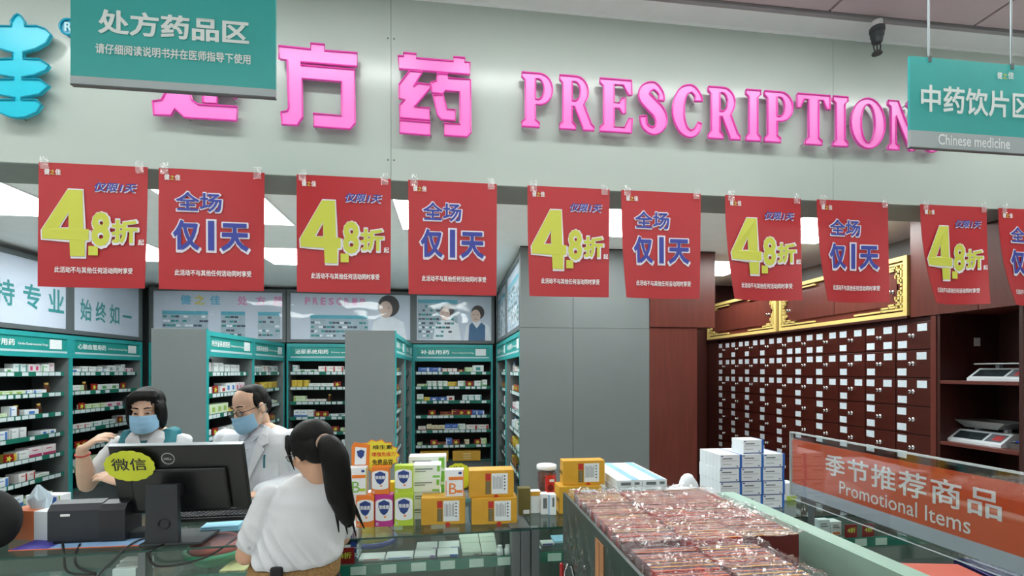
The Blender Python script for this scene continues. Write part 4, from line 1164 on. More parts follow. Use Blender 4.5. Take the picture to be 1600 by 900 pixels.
# rows of flat white-blue boxes lying behind the yellow stack
M_wb = mat('white_carton', (228, 234, 238), 0.4, 0, 0.02); M_lb = mat('light_blue_band', (150, 196, 226), 0.4)
for col in range(2):
    for lay in range(5):
        for row in range(2):
            x = 0.90 + col * 0.135 + 0.002 * lay
            t = carton('medicine_box', 'flat blue-striped white box behind the packets, %s column, %s layer, %s row' % (('left', 'right')[col], ORD[lay], ('front', 'back')[row]), 'box',
                       (x, 2.40 + row * 0.235, CT_Z + 0.0005 + lay * 0.0382), 0, 0.132, 0.232, 0.038, M_wb,
                       [('print', -0.35, 0.05, 0.3, 0.7, M_txt), ('print', 0.2, 0.4, 0.35, 0.7, M_txt)], 'flat white boxes on the counter')
            if lay == 4: MB().box(0.01, 0.05, 0.0, 0.232, 0.038, 0.0388).obj('blue_stripe', M_lb, t)
t = thing('paper_bag', 'crumpled white bag lying beside the blue-striped boxes', 'bag', (1.27, 2.55, CT_Z))
g = MB().ell((0, 0, 0.06), (0.11, 0.09, 0.065), 16, 10); g.ell((0.03, 0.0, 0.11), (0.05, 0.05, 0.075), 12, 8)
bagm = g.mesh('bag', M_wb, True)
for v in bagm.vertices:
    k = 1 + 0.12 * math.sin(v.co.x * 60) * math.sin(v.co.z * 50 + v.co.y * 40)
    v.co.x *= k; v.co.y *= k; v.co.z = max(0.001, v.co.z)
link('bag', bagm, t)

# tower of white and blue cartons
M_bb = mat('royal_blue', (36, 104, 190), 0.4); M_bd = mat('deep_blue', (24, 56, 130), 0.4)
g = MB(); BW, BH, BD = 0.123, 0.074, 0.036
g.bbox(0, BW, 0, BD, 0, BH, 0.0015, 0)
g.box(BW * 0.9, BW + 0.0006, -0.0006, BD, 0.0, BH, 1).box(0, BW, -0.0006, 0.001, 0.0, BH * 0.06, 2)
g.box(BW * 0.1, BW * 0.55, -0.0005, 0.001, BH * 0.68, BH * 0.76, 3).box(BW * 0.04, BW * 0.8, -0.0005, 0.001, BH * 0.55, BH * 0.57, 3).box(BW * 0.03, BW * 0.12, -0.0005, 0.001, BH * 0.86, BH * 0.94, 2).box(BW * 0.76, BW * 0.82, -0.0005, 0.001, BH * 0.12, BH * 0.2, 2)
g.box(BW * 0.1, BW * 0.5, -0.0005, 0.001, BH * 0.3, BH * 0.33, 3)
tow_me = g.mesh('medicine_box', [M_wb, M_bb, M_bd, M_txt])
TX = 1.435; TY = 2.46
cols = ['left', 'middle', 'right']
for c_ in range(3):
    for r_ in range(4):
        for k in range(6):
            if k > 0 and not (c_ == 0 or r_ == 3): continue
            x = TX + c_ * 0.126 + (0.004 if r_ % 2 else 0); z = CT_Z + 0.0005 + r_ * (BH + 0.0006)
            if c_ == 0 and r_ == 3: x += 0.0
            lab = 'blue-edged white box in the tower, %s column, %s layer, %s from the front' % (cols[c_], ORD[r_], ORD[k])
            tag(link('medicine_box', tow_me, None, (x, TY + k * (BD + 0.0006), z)), lab, 'box', 'blue-edged boxes in the tower')
for k in range(3):
    tag(link('medicine_box', tow_me, None, (TX + 0.15, TY + 0.02 + k * (BD + 0.0006), CT_Z + 0.0005 + 4 * (BH + 0.0006)), 0.06), 'white box with blue edge lying on top of the tower, %s from the front' % ORD[k], 'box', 'blue-edged boxes in the tower')

# ---- goods inside the counters -------------------------------------------
SZ = 0.8235
def inside(px0, px1, py0, Y, label, body, parts, d=0.12, name='medicine_box', grp='boxes inside the glass counter'):
    a = PY(px0, 880, Y); b = PY(px1, 880, Y); h = PY((px0 + px1) / 2, py0, Y).z - SZ
    return carton(name, label, 'box', ((a.x + b.x) / 2, Y, SZ), 0, b.x - a.x, d, max(0.012, h), body, parts, grp)
M_pp = mat('soft_purple', (150, 120, 190), 0.45)
inside(800 - 240, 640 - 40, 878, 2.36, 'long white box with red lettering inside the counter, left', M_wb, [('print', -0.3, 0.3, 0.4, 0.7, M_seal)], 0.08)
inside(602, 645, 876, 2.365, 'long white box with blue lettering inside the counter', M_wb, [('print', -0.4, 0.4, 0.4, 0.7, M_bb)], 0.08)
for q in range(2): inside(647 + 3 * q, 680 + 3 * q, 871 - 9 * q, 2.37 + 0.1 * q, 'white box with purple end inside the counter, %s one' % ('front', 'rear')[q], M_wb, [('purple_end', 0.25, 0.48, 0.1, 0.9, M_pp)], 0.09)
for q in range(2): inside(683 + 2 * q, 716 + 2 * q, 871 - 9 * q, 2.37 + 0.1 * q, 'white box with blue wave inside the counter, %s one' % ('front', 'rear')[q], M_wb, [('blue_wave', 0.1, 0.48, 0.1, 0.9, M_bb)], 0.09)
for q, (a, b) in enumerate(((722, 752), (753, 778))):
    for k in range(4):
        inside(a - 1.5 * k, b - 1.5 * k, 862 - 3.0 * k, 2.37 + 0.075 * k, 'pale grey-green box inside the counter, %s row, %s from the front' % (('left', 'right')[q], ORD[k]), mat('pale_sage', (186, 200, 188), 0.45), [('print', 0.1, 0.4, 0.2, 0.5, M_txt)], 0.072)
for q, px in enumerate((781, 793)):
    p = PY(px, 880, 2.36)
    t = thing('white_bottle', 'small white capped bottle inside the counter by the post, %s one' % ('left', 'right')[q], 'bottle', (p.x, 2.36, SZ))
    MB().lathe((0, 0, 0), [(0.014, 0), (0.016, 0.003), (0.016, 0.03), (0.01, 0.036)], 14).obj('bottle', M_vw, t, smooth=True)
    MB().lathe((0, 0, 0), [(0.012, 0.034), (0.012, 0.048)], 14).obj('cap', M_wb, t)
t = thing('promo_card', 'red discount card with gold 4 sign inside the counter by the customer', 'card', (PY(540, 880, 2.34).x, 2.34, SZ))
MB().bbox(-0.04, 0.04, 0, 0.004, 0, 0.075, 0.001).obj('card', M_card, t)
text('4折', t, (0, -0.002, 0.04), 0.055, 0.03, 0.03, M_yel)
for k in range(4): inside(530, 560, 872 - 9 * k, 2.40, 'flat white box in the stack behind the red card, %s from the bottom' % ORD[k], M_wb, [('print', 0.1, 0.4, 0.2, 0.8, M_navy)], 0.1).location.z += 0.022 * k
# yellow bag in a blue basin
p = PY(578, 850, 2.52)
t = thing('yellow_bag', 'yellow plastic bag in a blue basin inside the counter', 'bag', (p.x, 2.62, SZ))
g = MB().lathe((0, 0, 0), [(0.02, 0.0), (0.1, 0.008), (0.095, 0.05), (0.06, 0.09), (0.03, 0.12), (0.02, 0.13)], 18)
bm_ = g.mesh('bag', mat('bag_yellow', (206, 206, 110), 0.35, 0, 0.08, 20), True)
for v in bm_.vertices:
    a = math.atan2(v.co.y, v.co.x); k = 1 + 0.12 * math.sin(a * 7 + v.co.z * 20)
    v.co.x *= k; v.co.y *= k
link('bag', bm_, t)
MB().torus((0, 0, 0.018), 0.115, 0.014, 28, 8, axis='z').obj('basin_rim', mat('basin_blue', (62, 78, 150), 0.4), t, smooth=True)
for q, (px, py, w, hh, m_) in enumerate(((622, 850, 0.16, 0.07, 'kraft'), (690, 850, 0.2, 0.06, 'tan'))):
    p = PY(px, py, 2.66)
    carton('cardboard_box', '%s cardboard box at the back inside the counter' % m_, 'box', (p.x, 2.74, SZ), 0, w, 0.1, hh, mat('cardboard_' + m_, ((170, 140, 108), (150, 126, 100))[q], 0.7, 0, 0.06), [('label', -0.3, 0.1, 0.3, 0.8, M_lab)])
# goods in the second counter
for q, (a, b, y0) in enumerate(((832, 846, 866), (846, 866, 856))):
    inside(a, b, y0, 2.40 + 0.06 * q, 'white box with violet panel inside the second counter, %s one' % ('left', 'right')[q], M_wb, [('violet_panel', -0.4, 0.4, 0.25, 0.8, mat('violet', (90, 70, 170), 0.45))], 0.05)
inside(866, 892, 860, 2.48, 'pale blue box inside the second counter', mat('sky_blue', (150, 200, 230), 0.45), [('stripe', -0.5, 0.5, 0.3, 0.5, M_wb)], 0.1)
for q, (a, b, y0, m_) in enumerate(((1279, 1297, 812, M_wb), (1298, 1315, 815, M_wb))):
    inside(a, b, y0, 2.42, 'white printed box inside the second counter behind the sign post, %s one' % ('left', 'right')[q], m_, [('print', -0.3, 0.3, 0.55, 0.62, M_txt), ('print', -0.3, 0.2, 0.7, 0.76, M_txt), ('orange_patch', -0.3, 0.35, 0.05, 0.22, M_vo if q else M_wb)], 0.06)
for q, px in enumerate((1330, 1357)):
    p = PX(px, 850, 2.05 + 0.09 * q)
    pp = PY(px, 850, 2.36)
    t = thing('promo_card', 'red discount card with gold 4 sign inside the second counter, %s one' % ('left', 'right')[q], 'card', (pp.x, 2.36, SZ))
    MB().bbox(-0.035, 0.035, 0, 0.004, 0, 0.075, 0.001).obj('card', M_card, t)
    text('4折', t, (0, -0.002, 0.045), 0.05, 0.028, 0.03, M_yel)

# ------------------------------------------------------------ computer corner
def local(px, py, Y): return PY(px, py, Y)
Ym = 2.36
cen = PY(285, 750, Ym)
t = thing('monitor', 'black computer monitor seen from behind on the glass counter', 'monitor', (cen.x, Ym, CT_Z))
tilt = Matrix.Translation((0, 0, 0.265)) @ Matrix.Rotation(math.radians(16), 4, 'X')
W2, H2 = 0.275, 0.166
MB().bbox(-W2, W2, -0.008, 0.022, -H2, H2, 0.006).xf(tilt).obj('shell', M_black, t)
MB().bbox(-W2 + 0.004, W2 - 0.004, 0.022, 0.026, -H2 + 0.004, H2 - 0.004, 0.001).xf(tilt).obj('screen', mat('screen_glass', (24, 28, 34), 0.15), t)
MB().bbox(-0.2, 0.2, -0.03, -0.008, -H2 + 0.02, 0.06, 0.012).xf(tilt).obj('rear_housing', M_black, t)
MB().box(-W2, W2, -0.009, 0.02, H2, H2 + 0.003).xf(tilt).obj('top_edge', mat('edge_silver', (120, 126, 130), 0.3, 0.5), t)
MB().torus((-0.04, -0.009, 0.105), 0.026, 0.0022, 28, 6).xf(tilt).obj('logo_ring', mat('logo_silver', (170, 174, 178), 0.35, 0.4), t)
lo = text('DELL', t, (0, 0, 0), 0.034, 0.011, 0.03, MATS['logo_silver'])
lo.matrix_local = tilt @ Matrix.Translation((-0.04, -0.0105, 0.105))
MB().box(0.17, 0.215, -0.0092, -0.008, -0.153, -0.148).xf(tilt).obj('rating_print', M_txt, t)
st = MB(); st.prism([(-0.066, 0.0), (0.066, 0.0), (0.062, 0.25), (-0.062, 0.25)], -0.105, -0.08)
st.xf(Matrix.Translation((-0.03, 0.0, 0.012))).obj('stand_column', mat('stand_black', (40, 43, 47), 0.4), t)
MB().bbox(-0.08, 0.02, -0.081, -0.02, 0.2, 0.25, 0.004).obj('stand_arm', M_black, t)
MB().torus((-0.02, -0.107, 0.095), 0.022, 0.004, 22, 6).obj('cable_hole', M_black, t)
MB().bbox(-0.12, 0.13, -0.11, 0.1, 0.0, 0.012, 0.004).obj('stand_base', mat('stand_black', (40, 43, 47), 0.4), t)
# yellow WeChat card taped on the monitor
t = thing('pay_card', 'yellow scalloped card with handwritten characters taped to the monitor', 'card', cen + Vector((-0.155, -0.045, 0.075 + 0.0)), 0, None, (math.radians(16), 0, 0))
t.location = Vector((cen.x, Ym, CT_Z)) + tilt @ Vector((-0.185, -0.034, 0.085))
pts = []
for i in range(64):
    a = 2 * math.pi * i / 64; k = 1 + 0.05 * abs(math.sin(a * 8)); pts.append((0.098 * k * math.cos(a), 0.07 * k * math.sin(a)))
link('card', poly_mesh([pts], 0.001, M_limey), t)
text('微信', t, (0.0, -0.002, 0.008), 0.14, 0.058, 0.012, M_black)

# receipt printer / customer display
p = PZ(128, 853, CT_Z)
t = thing('receipt_printer', 'black curved receipt printer at the left end of the counter', 'printer', (p.x, 2.33, CT_Z + 0.004), math.radians(3))
prof = [(-0.0, 0.0), (0.13, 0.0), (0.13, 0.075), (0.12, 0.135), (0.06, 0.165), (0.02, 0.155), (0.0, 0.13)]
g = MB(); n = len(prof)
g.add([(x, q[0], q[1] + 0.012) for x in (-0.15, 0.05) for q in prof], [tuple(range(n)), tuple(range(2 * n - 1, n - 1, -1))] + [(i, (i + 1) % n, (i + 1) % n + n, i + n) for i in range(n)])
g.obj('body', mat('printer_black', (44, 47, 54), 0.4), t)
prof2 = [(q[0] - 0.006, q[1]) for q in prof]
g = MB(); g.add([(x, q[0], q[1] * 1.02 + 0.004) for x in (0.05, 0.15) for q in prof2], [tuple(range(n)), tuple(range(2 * n - 1, n - 1, -1))] + [(i, (i + 1) % n, (i + 1) % n + n, i + n) for i in range(n)])
g.obj('side_cover', mat('printer_cover', (34, 36, 42), 0.35), t)
MB().box(-0.1, -0.065, -0.0025, 0.0, 0.118, 0.128).obj('badge', M_white, t)
MB().box(-0.13, 0.12, 0.004, 0.12, 0.0, 0.012).obj('foot', M_black, t)
# mouse pad
a = PZ(22, 866, CT_Z); 
t = thing('mouse_pad', 'purple and pale blue mouse pad with orange edge under the printer', 'mat', (p.x - 0.02, 2.27, CT_Z))
MB().bbox(-0.24, 0.3, 0, 0.2, 0.0, 0.003, 0.001).obj('pad', mat('pad_orange', (226, 110, 70), 0.5), t)
MB().box(-0.236, -0.09, 0.004, 0.196, 0.003, 0.0034).obj('print_patch', mat('pad_purple', (62, 58, 158), 0.5), t)
MB().box(-0.09, 0.296, 0.004, 0.196, 0.003, 0.0034).obj('print_patch', mat('pad_blue', (140, 180, 220), 0.5, 0, 0.1), t)
# tissue box and carton
p = PZ(50, 850, CT_Z)
t = thing('tissue_box', 'white and orange tissue box with a pale tissue sticking out', 'tissue box', (p.x - 0.03, 2.40, CT_Z), math.radians(-14))
MB().bbox(-0.13, 0.0, 0, 0.12, 0, 0.13, 0.003).obj('orange_side', mat('tissue_orange', (206, 110, 66), 0.5), t)
MB().bbox(0.0, 0.07, 0, 0.12, 0, 0.13, 0.003).obj('white_side', M_wb, t)
g = MB(); k = 14
ring0 = [(-0.035 + 0.04 * math.cos(2 * math.pi * i / k), 0.06 + 0.03 * math.sin(2 * math.pi * i / k), 0.129) for i in range(k)]
ring1 = [(-0.04 + (0.04 + 0.016 * (i % 2)) * math.cos(2 * math.pi * i / k), 0.06 + 0.035 * math.sin(2 * math.pi * i / k), 0.165 + 0.012 * (i % 3)) for i in range(k)]
ring2 = [(-0.05 + 0.008 * math.cos(2 * math.pi * i / k), 0.06 + 0.006 * math.sin(2 * math.pi * i / k), 0.225 + 0.006 * (i % 2)) for i in range(k)]
g.ring_loft([ring0, ring1, ring2]).obj('tissue', mat('tissue_paper', (190, 206, 216), 0.7, 0, 0.05), t)
p = PZ(58, 832, CT_Z)
carton('medicine_box', 'white box with blue stripe behind the tissue box', 'box', (p.x + 0.0, 2.55, CT_Z), math.radians(-6), 0.16, 0.06, 0.165, M_wb, [('blue_stripe', 0.2, 0.4, 0.3, 0.95, M_bb), ('green_edge', 0.47, 0.5, 0.0, 1.0, M_wgb)])
# black bag at the edge of the frame
p = PY(0, 812, 2.3)
t = thing('black_bag', 'black rounded fabric bag at the left edge of the counter', 'bag', (p.x - 0.07, 2.30, CT_Z + 0.0005))
g = MB().ell((0, 0, 0.125), (0.14, 0.1, 0.125), 20, 14)
bm_ = g.mesh('bag_body', mat('black_fabric', (12, 12, 13), 0.85, 0, 0.1, 40), True)
for v in bm_.vertices: v.co.z = 0.13 + (v.co.z - 0.13) * (1 + 0.25 * (v.co.x / 0.15)); v.co.x *= 1 - 0.25 * max(0, v.co.z - 0.15) / 0.14
link('bag_body', bm_, t)
MB().tube([(-0.09, 0, 0.22), (-0.07, -0.02, 0.34), (0.0, -0.03, 0.36), (0.03, 0.0, 0.24)], 0.012, 8).obj('strap', MATS['black_fabric'], t, smooth=True)
MB().tube([(0.06, -0.09, 0.05), (0.1, -0.1, 0.03), (0.12, -0.1, 0.008)], [0.008, 0.01, 0.006], 8).obj('buckle', M_chrome, t)
# keyboard
p = PZ(340, 812, CT_Z)
t = thing('keyboard', 'black keyboard on the counter behind the monitor', 'keyboard', (p.x, 2.60, CT_Z), math.radians(2))
MB().bbox(-0.22, 0.22, 0, 0.14, 0.0, 0.018, 0.004).obj('deck', M_black, t)
key = MB().bbox(0, 0.016, 0, 0.016, 0, 0.008, 0.002).mesh('key', mat('key_black', (34, 36, 40), 0.4))
for r in range(5):
    for q in range(20): link('key', key, t, (-0.205 + q * 0.0205, 0.012 + r * 0.024, 0.018))
# folded face masks, cable, tray
p = PZ(355, 822, CT_Z)
t = thing('face_mask_pack', 'pale blue folded face masks beside the customer on the counter', 'masks', (p.x, 2.42, CT_Z + 0.0005), math.radians(6))
for q in range(3): MB().bbox(-0.085 + 0.004 * q, 0.085, 0, 0.08, q * 0.009, q * 0.009 + 0.008, 0.003).obj('mask', mat('mask_blue', (140, 196, 222), 0.6), t)
def cable(label, pts, r=0.0045, m=None):
    return tag(MB().tube(smooth_path([tuple(q) for q in pts], 6), r, 8).obj('cable', m or M_black, smooth=True), label, 'cable')
zt = CT_Z + 0.0075
cable('black cable looping over the counter edge below the receipt printer', [PY(98, 848, 2.30) , PY(100, 868, 2.22), PY(103, 890, 2.215), PY(118, 897, 2.21), PY(150, 898, 2.20)])
cable('second black cable hanging over the counter front beside the printer', [PY(125, 850, 2.30), PY(117, 872, 2.22), PY(124, 888, 2.21), PY(150, 896, 2.20)])
cable('thick black cable running along the counter edge toward the customer', [Vector((PZ(250, 838, zt).x, 2.36, zt)), PZ(262, 846, zt), PZ(240, 858, zt) + Vector((0, -0.02, 0)), PY(234, 872, 2.205), PY(245, 884, 2.205), PY(280, 882, 2.205), PY(318, 872, 2.21), PY(345, 858, 2.225), PZ(372, 838, zt)])
cable('grey cable crossing the mouse pad beside the monitor foot', [PZ(235, 838, zt), PZ(212, 846, zt), PZ(192, 860, zt), PY(180, 872, 2.2), PY(160, 892, 2.2), PY(150, 905, 2.2)], 0.004, mat('cable_grey', (60, 60, 62), 0.5))
t = thing('power_adapter', 'flat black power box beside the monitor stand', 'adapter', (PZ(195, 848, CT_Z).x, 2.36, CT_Z + 0.0035), math.radians(8))
MB().bbox(-0.06, 0.08, 0, 0.09, 0, 0.03, 0.005).obj('case', M_black, t)
MB().tube([(0.08, 0.045, 0.015), (0.1, 0.045, 0.015)], 0.006, 8).obj('plug', M_black, t)
# under the glass, left part
for q in range(3):
    inside(175 + 6 * q, 212 + 9 * q, 889 - 7 * q, 2.255 + 0.05 * q, 'white box with royal blue side inside the counter below the monitor, %s one' % ORD[q], M_wb, [('blue_side', -0.5, 0.5, 0.1, 0.4, M_bd)], 0.05)
p = PY(330, 870, 2.40)
t = thing('basin', 'red plastic bag in a green basin inside the counter', 'basin', (p.x, 2.46, SZ))
MB().torus((0, 0, 0.055), 0.13, 0.012, 30, 8, axis='z').obj('rim', mat('basin_green', (60, 150, 110), 0.35), t, smooth=True)
MB().lathe((0, 0, 0), [(0.09, 0.0), (0.125, 0.052)], 28).obj('bowl', MATS['basin_green'], t, smooth=True)
MB().ell((0, 0, 0.07), (0.115, 0.115, 0.055), 20, 10).obj('bag', mat('bag_red', (196, 84, 80), 0.4, 0, 0.12, 20), t, smooth=True)
inside(342, 382, 893, 2.30, 'cream card box inside the counter left of the customer', mat('cream_card', (220, 206, 150), 0.5), [('print', -0.2, 0.3, 0.3, 0.6, M_txt)], 0.14)

# ------------------------------------------------------------ promotional bin with wrapped packets
BX0, BX1, BY0, BY1, BT = 0.515, 1.26, 0.85, 2.16, 1.15
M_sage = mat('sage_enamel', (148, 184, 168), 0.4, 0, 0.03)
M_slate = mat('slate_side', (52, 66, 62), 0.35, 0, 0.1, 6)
t = thing('display_bin', 'pale green metal display bin holding the plastic-wrapped packets', 'display bin', (0, 0, 0))
MB().bbox(BX1, BX1 + 0.07, BY0, BY1, BT - 0.02, BT, 0.006).obj('rim_rail', M_sage, t)
MB().box(BX1 - 0.006, BX1, BY0, BY1, 0.84, BT - 0.001).obj('side_panel', M_sage, t)
MB().box(BX1 + 0.03, BX1 + 0.07, BY0, BY1, 0.3, BT - 0.02).obj('outer_panel', M_sage, t)
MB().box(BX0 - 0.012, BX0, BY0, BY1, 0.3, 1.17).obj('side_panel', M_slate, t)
MB().box(BX0, BX1, BY1 - 0.008, BY1, 0.3, 1.12).obj('end_panel', M_sage, t)
MB().box(BX0, BX1, BY0, BY0 + 0.008, 0.3, 1.02).obj('end_panel', M_sage, t)
MB().box(BX0, BX1, BY0, BY1, 0.90, 0.915).obj('floor_panel', mat('bin_floor', (44, 66, 60), 0.4), t)
for x in (BX0 + 0.02, BX1 + 0.02):
    for y in (BY0 + 0.03, BY1 - 0.05): MB().box(x, x + 0.035, y, y + 0.035, 0.0, 0.3).obj('leg', M_sage, t)
# red and chrome trolley handle leaning on the bin
t = thing('trolley_handle', 'red-gripped chrome trolley handle leaning against the bin', 'handle', (PY(882, 895, 1.95).x, 1.95, 0.0))
MB().bbox(-0.02, -0.005, -0.01, 0.01, 0.78, 0.935, 0.006).obj('grip', mat('grip_red', (170, 30, 32), 0.4), t)
MB().tube([(0.0, 0, 0.0), (0.0, 0, 0.9), (0.012, 0, 0.93), (0.03, 0, 0.92), (0.045, 0, 0.86), (0.05, 0, 0.6), (0.05, 0, 0.0)], 0.006, 8).obj('tube', M_chrome, t, smooth=True)

PK = {}
def packet_mesh(kind):
    if kind in PK: return PK[kind]
    base, line, patch = kind
    g = MB(); w, th, h = 0.196, 0.0205, 0.24
    g.bbox(-w / 2, w / 2, 0, th, 0, h, 0.002, 0)
    g.box(-w / 2 + 0.002, w / 2 - 0.002, 0.0010, 0.0062, h - 0.0002, h + 0.0008, 1)
    g.box(-w / 2 + 0.004, w * 0.14, 0.0085, 0.016, h - 0.0002, h + 0.0006, 2)
    g.box(w * 0.24, w / 2 - 0.004, 0.0085, 0.018, h - 0.0002, h + 0.0006, 2)
    PK[kind] = g.mesh('flat_packet', [PKM[base], PKM[line], PKM[patch]])
    return PK[kind]
PKM = {'brick red': mat('packet_red', (168, 40, 32), 0.4, 0, 0.06), 'brown': mat('packet_brown', (98, 58, 44), 0.4, 0, 0.08), 'maroon': mat('packet_maroon', (92, 28, 26), 0.4, 0, 0.08),
       'navy': mat('packet_navy', (30, 30, 66), 0.4), 'gold': mat('packet_gold', (236, 176, 84), 0.4), 'orange': mat('packet_orange', (222, 112, 56), 0.4), 'plum': mat('packet_plum', (84, 46, 74), 0.4)}
rr = random.Random(5)
colx = [0.64, 0.852, 1.055]; coln = ['left', 'middle', 'right']
for ci in range(3):
    for (ya, yb, bundle) in ((1.475, 2.12, 'far'), (0.95, 1.435, 'near')):
        if bundle == 'near' and ci == 2: continue
        y = yb - 0.0225; n = 0
        while y > ya:
            n += 1
            kind = (rr.choice(['brick red', 'brown', 'maroon', 'brick red', 'maroon']), rr.choice(['gold', 'orange', 'orange']), rr.choice(['navy', 'plum', 'maroon', 'navy']))
            o = tag(link('flat_packet', packet_mesh(kind), None, (colx[ci] + rr.uniform(-0.002, 0.002), y, 0.9155 + 0.02 + rr.uniform(0, 0.004)), rr.uniform(-0.008, 0.008)),
                    '%s edge-on packet, %s from the back of the %s bundle, %s column' % (kind[0], ORD[n - 1], bundle, coln[ci]), 'packet', 'wrapped packets in the bin')
            y -= 0.0225
# cardboard riser under the bundles
t = thing('cardboard_riser', 'flat cardboard sheet under the wrapped packets', 'cardboard', (0.845, 1.1, 0.9155))
MB().bbox(-0.31, 0.31, -0.15, 1.03, 0, 0.019, 0.002).obj('sheet', mat('cardboard', (168, 118, 78), 0.7, 0, 0.1), t)
t = thing('cardboard_strip', 'brown cardboard strip on the left side of the bin under plastic', 'cardboard', (BX0 - 0.0165, 1.56, 0.32))
MB().bbox(0, 0.004, 0, 0.09, 0, 0.82, 0.001).obj('sheet', MATS['cardboard'], t)
MB().box(-0.001, 0.0, 0.04, 0.044, 0.0, 0.82).obj('fold_line', mat('cardboard_dark', (130, 88, 56), 0.7), t)

# crumpled clear wrap over the bundles
def wrap(label, x0, x1, y0, y1, ztop, seed, drop):
    rr = random.Random(seed)
    creases = []
    for _ in range(120):
        a = rr.uniform(0, math.pi); creases.append((rr.uniform(x0, x1), rr.uniform(y0, y1), math.cos(a), math.sin(a), rr.uniform(0.004, 0.013), rr.uniform(0.004, 0.010), rr.uniform(0.08, 0.35)))
    bumps = [(rr.uniform(x0, x1), rr.choice((y0 + 0.03, y1 - 0.04, (y0 + y1) / 2)) + rr.uniform(-0.05, 0.05), rr.uniform(0.02, 0.06), rr.uniform(0.004, 0.012)) for _ in range(16)]
    def hgt(x, y):
        h = 0.0
        for cx, cy, dx, dy, am, wd, ln in creases:
            u = (x - cx) * dx + (y - cy) * dy; v = -(x - cx) * dy + (y - cy) * dx
            if abs(v) < 3 * wd and abs(u) < ln: h += am * math.exp(-(v / wd) ** 2) * (1 - abs(u) / ln)
        for cx, cy, s, am in bumps:
            d2 = ((x - cx) ** 2 + (y - cy) ** 2) / s ** 2
            if d2 < 6: h += am * math.exp(-d2) * (1 + 0.6 * math.sin(x * 310 + y * 170) * math.sin(y * 260 - x * 120))
        return min(h, 0.045)
    nx = int((x1 - x0) / 0.0075); ny = int((y1 - y0) / 0.0075); vs = []; 
    edge = 12
    for j in range(ny + 1):
        y = y0 + (y1 - y0) * j / ny
        row = []
        for k in range(edge, 0, -1):      # draped left side
            row.append((x0 - 0.008 - 0.006 * (1 + math.sin(y * 45 + k * 0.9)) - 0.002 * k * rr.random(), y + 0.006 * math.sin(k * 1.3 + y * 30), ztop - drop * k / edge))
        for i in range(nx + 1):
            x = x0 + (x1 - x0) * i / nx
            row.append((x, y, ztop + 0.004 + hgt(x, y)))
        vs += row
    W = nx + 1 + edge
    g = MB().add(vs, [(j * W + i, j * W + i + 1, (j + 1) * W + i + 1, (j + 1) * W + i) for j in range(ny) for i in range(W - 1)])
    o = g.obj('plastic_wrap', M_wrap, smooth=True)
    return tag(o, label, 'plastic wrap', 'clear wraps over the packets')
wrap('crumpled clear plastic wrap over the far packet bundle', 0.525, 1.165, 1.455, 2.135, 1.182, 3, 0.26)
wrap('crumpled clear plastic wrap over the near packet bundle', 0.525, 0.962, 0.94, 1.45, 1.182, 9, 0.26)

# ------------------------------------------------------------ orange promotional sign on its low table
t = thing('low_table', 'low dark display table below the orange sign', 'table', (1.36, 0.9, 0))
MB().bbox(0, 1.25, 0, 1.3, 0.74, 0.77, 0.004).obj('top', mat('table_dark', (54, 62, 60), 0.3), t)
for x in (0.02, 1.19):
    for y in (0.02, 1.24): MB().box(x, x + 0.04, y, y + 0.04, 0, 0.74).obj('leg', M_dgrey, t)
SX = 1.75
t = thing('promo_sign', 'orange acrylic sign reading Promotional Items in white', 'sign', (SX, 1.02, 1.09))
SL, SH = 2.315 - 1.02, 0.315
MB().box(0, 0.004, 0, SL, 0.055, SH - 0.035).obj('orange_insert', mat('promo_orange', (208, 84, 40), 0.35, 0, 0.05, 4), t)
MB().box(0, 0.004, 0, SL, 0.0, 0.055).obj('grey_insert', mat('promo_grey', (176, 184, 194), 0.4, 0, 0.03), t)
for x in (-0.006, 0.006):
    MB().box(x, x + 0.003, -0.01, SL + 0.01, -0.008, SH).obj('acrylic_sheet', M_acryl, t)
MB().box(-0.008, 0.011, -0.01, SL + 0.01, SH - 0.004, SH + 0.002).obj('top_edge', mat('acrylic_edge', (196, 206, 208), 0.2), t)
MB().box(-0.008, 0.011, -0.01, SL + 0.01, -0.024, -0.008).obj('channel', M_acryl, t)
MB().box(-0.009, -0.007, -0.01, SL + 0.01, -0.027, -0.023).obj('channel_edge', MATS['acrylic_edge'], t)
MB().box(-0.008, 0.011, SL + 0.008, SL + 0.011, -0.008, SH).obj('end_edge', MATS['acrylic_edge'], t)
def sgn(body, px0, py0, px1, py1, bold):
    a = PX(px0, py0, SX); b = PX(px1, py1, SX)
    w = a.y - b.y
    zc = (PX(px0, py0, SX).z + PX(px1, py1, SX).z) / 2
    return w, (a.y + b.y) / 2 - 1.02, zc - 1.09
M_promotxt = mat('promo_lettering', (226, 226, 226), 0.4)
# middle heights: characters sit a little above half, English line below
w, yc, _ = sgn('', 1290, 742, 1566, 770, 0)
text('季节推荐商品', t, (-0.0015, yc, 0.196), w, 0.098, 0.014, M_promotxt, rot=(0, 0, -H90), spacing=1.1)
w, yc, _ = sgn('', 1312, 775, 1517, 830, 0)
text('Promotional Items', t, (-0.0015, yc, 0.104), w, 0.058, 0.004, M_promotxt, rot=(0, 0, -H90))
for y in (0.23, SL - 0.13):
    cl = MB().bbox(-0.014, 0.018, y - 0.03, y + 0.03, -0.05, -0.012, 0.003).obj('clamp', M_acryl, t)
    MB().bbox(-0.002, 0.006, y - 0.018, y + 0.018, 0.7705 - 1.09, -0.03, 0.001).obj('support_strip', M_alu, t)
def table_box(px, py, z, w, d, h, label, m, parts, rz=0.0):
    p = PZ(px, py, z)
    return carton('goods_box', label, 'box', (p.x, p.y, 0.7705), rz, w, d, h, m, parts)
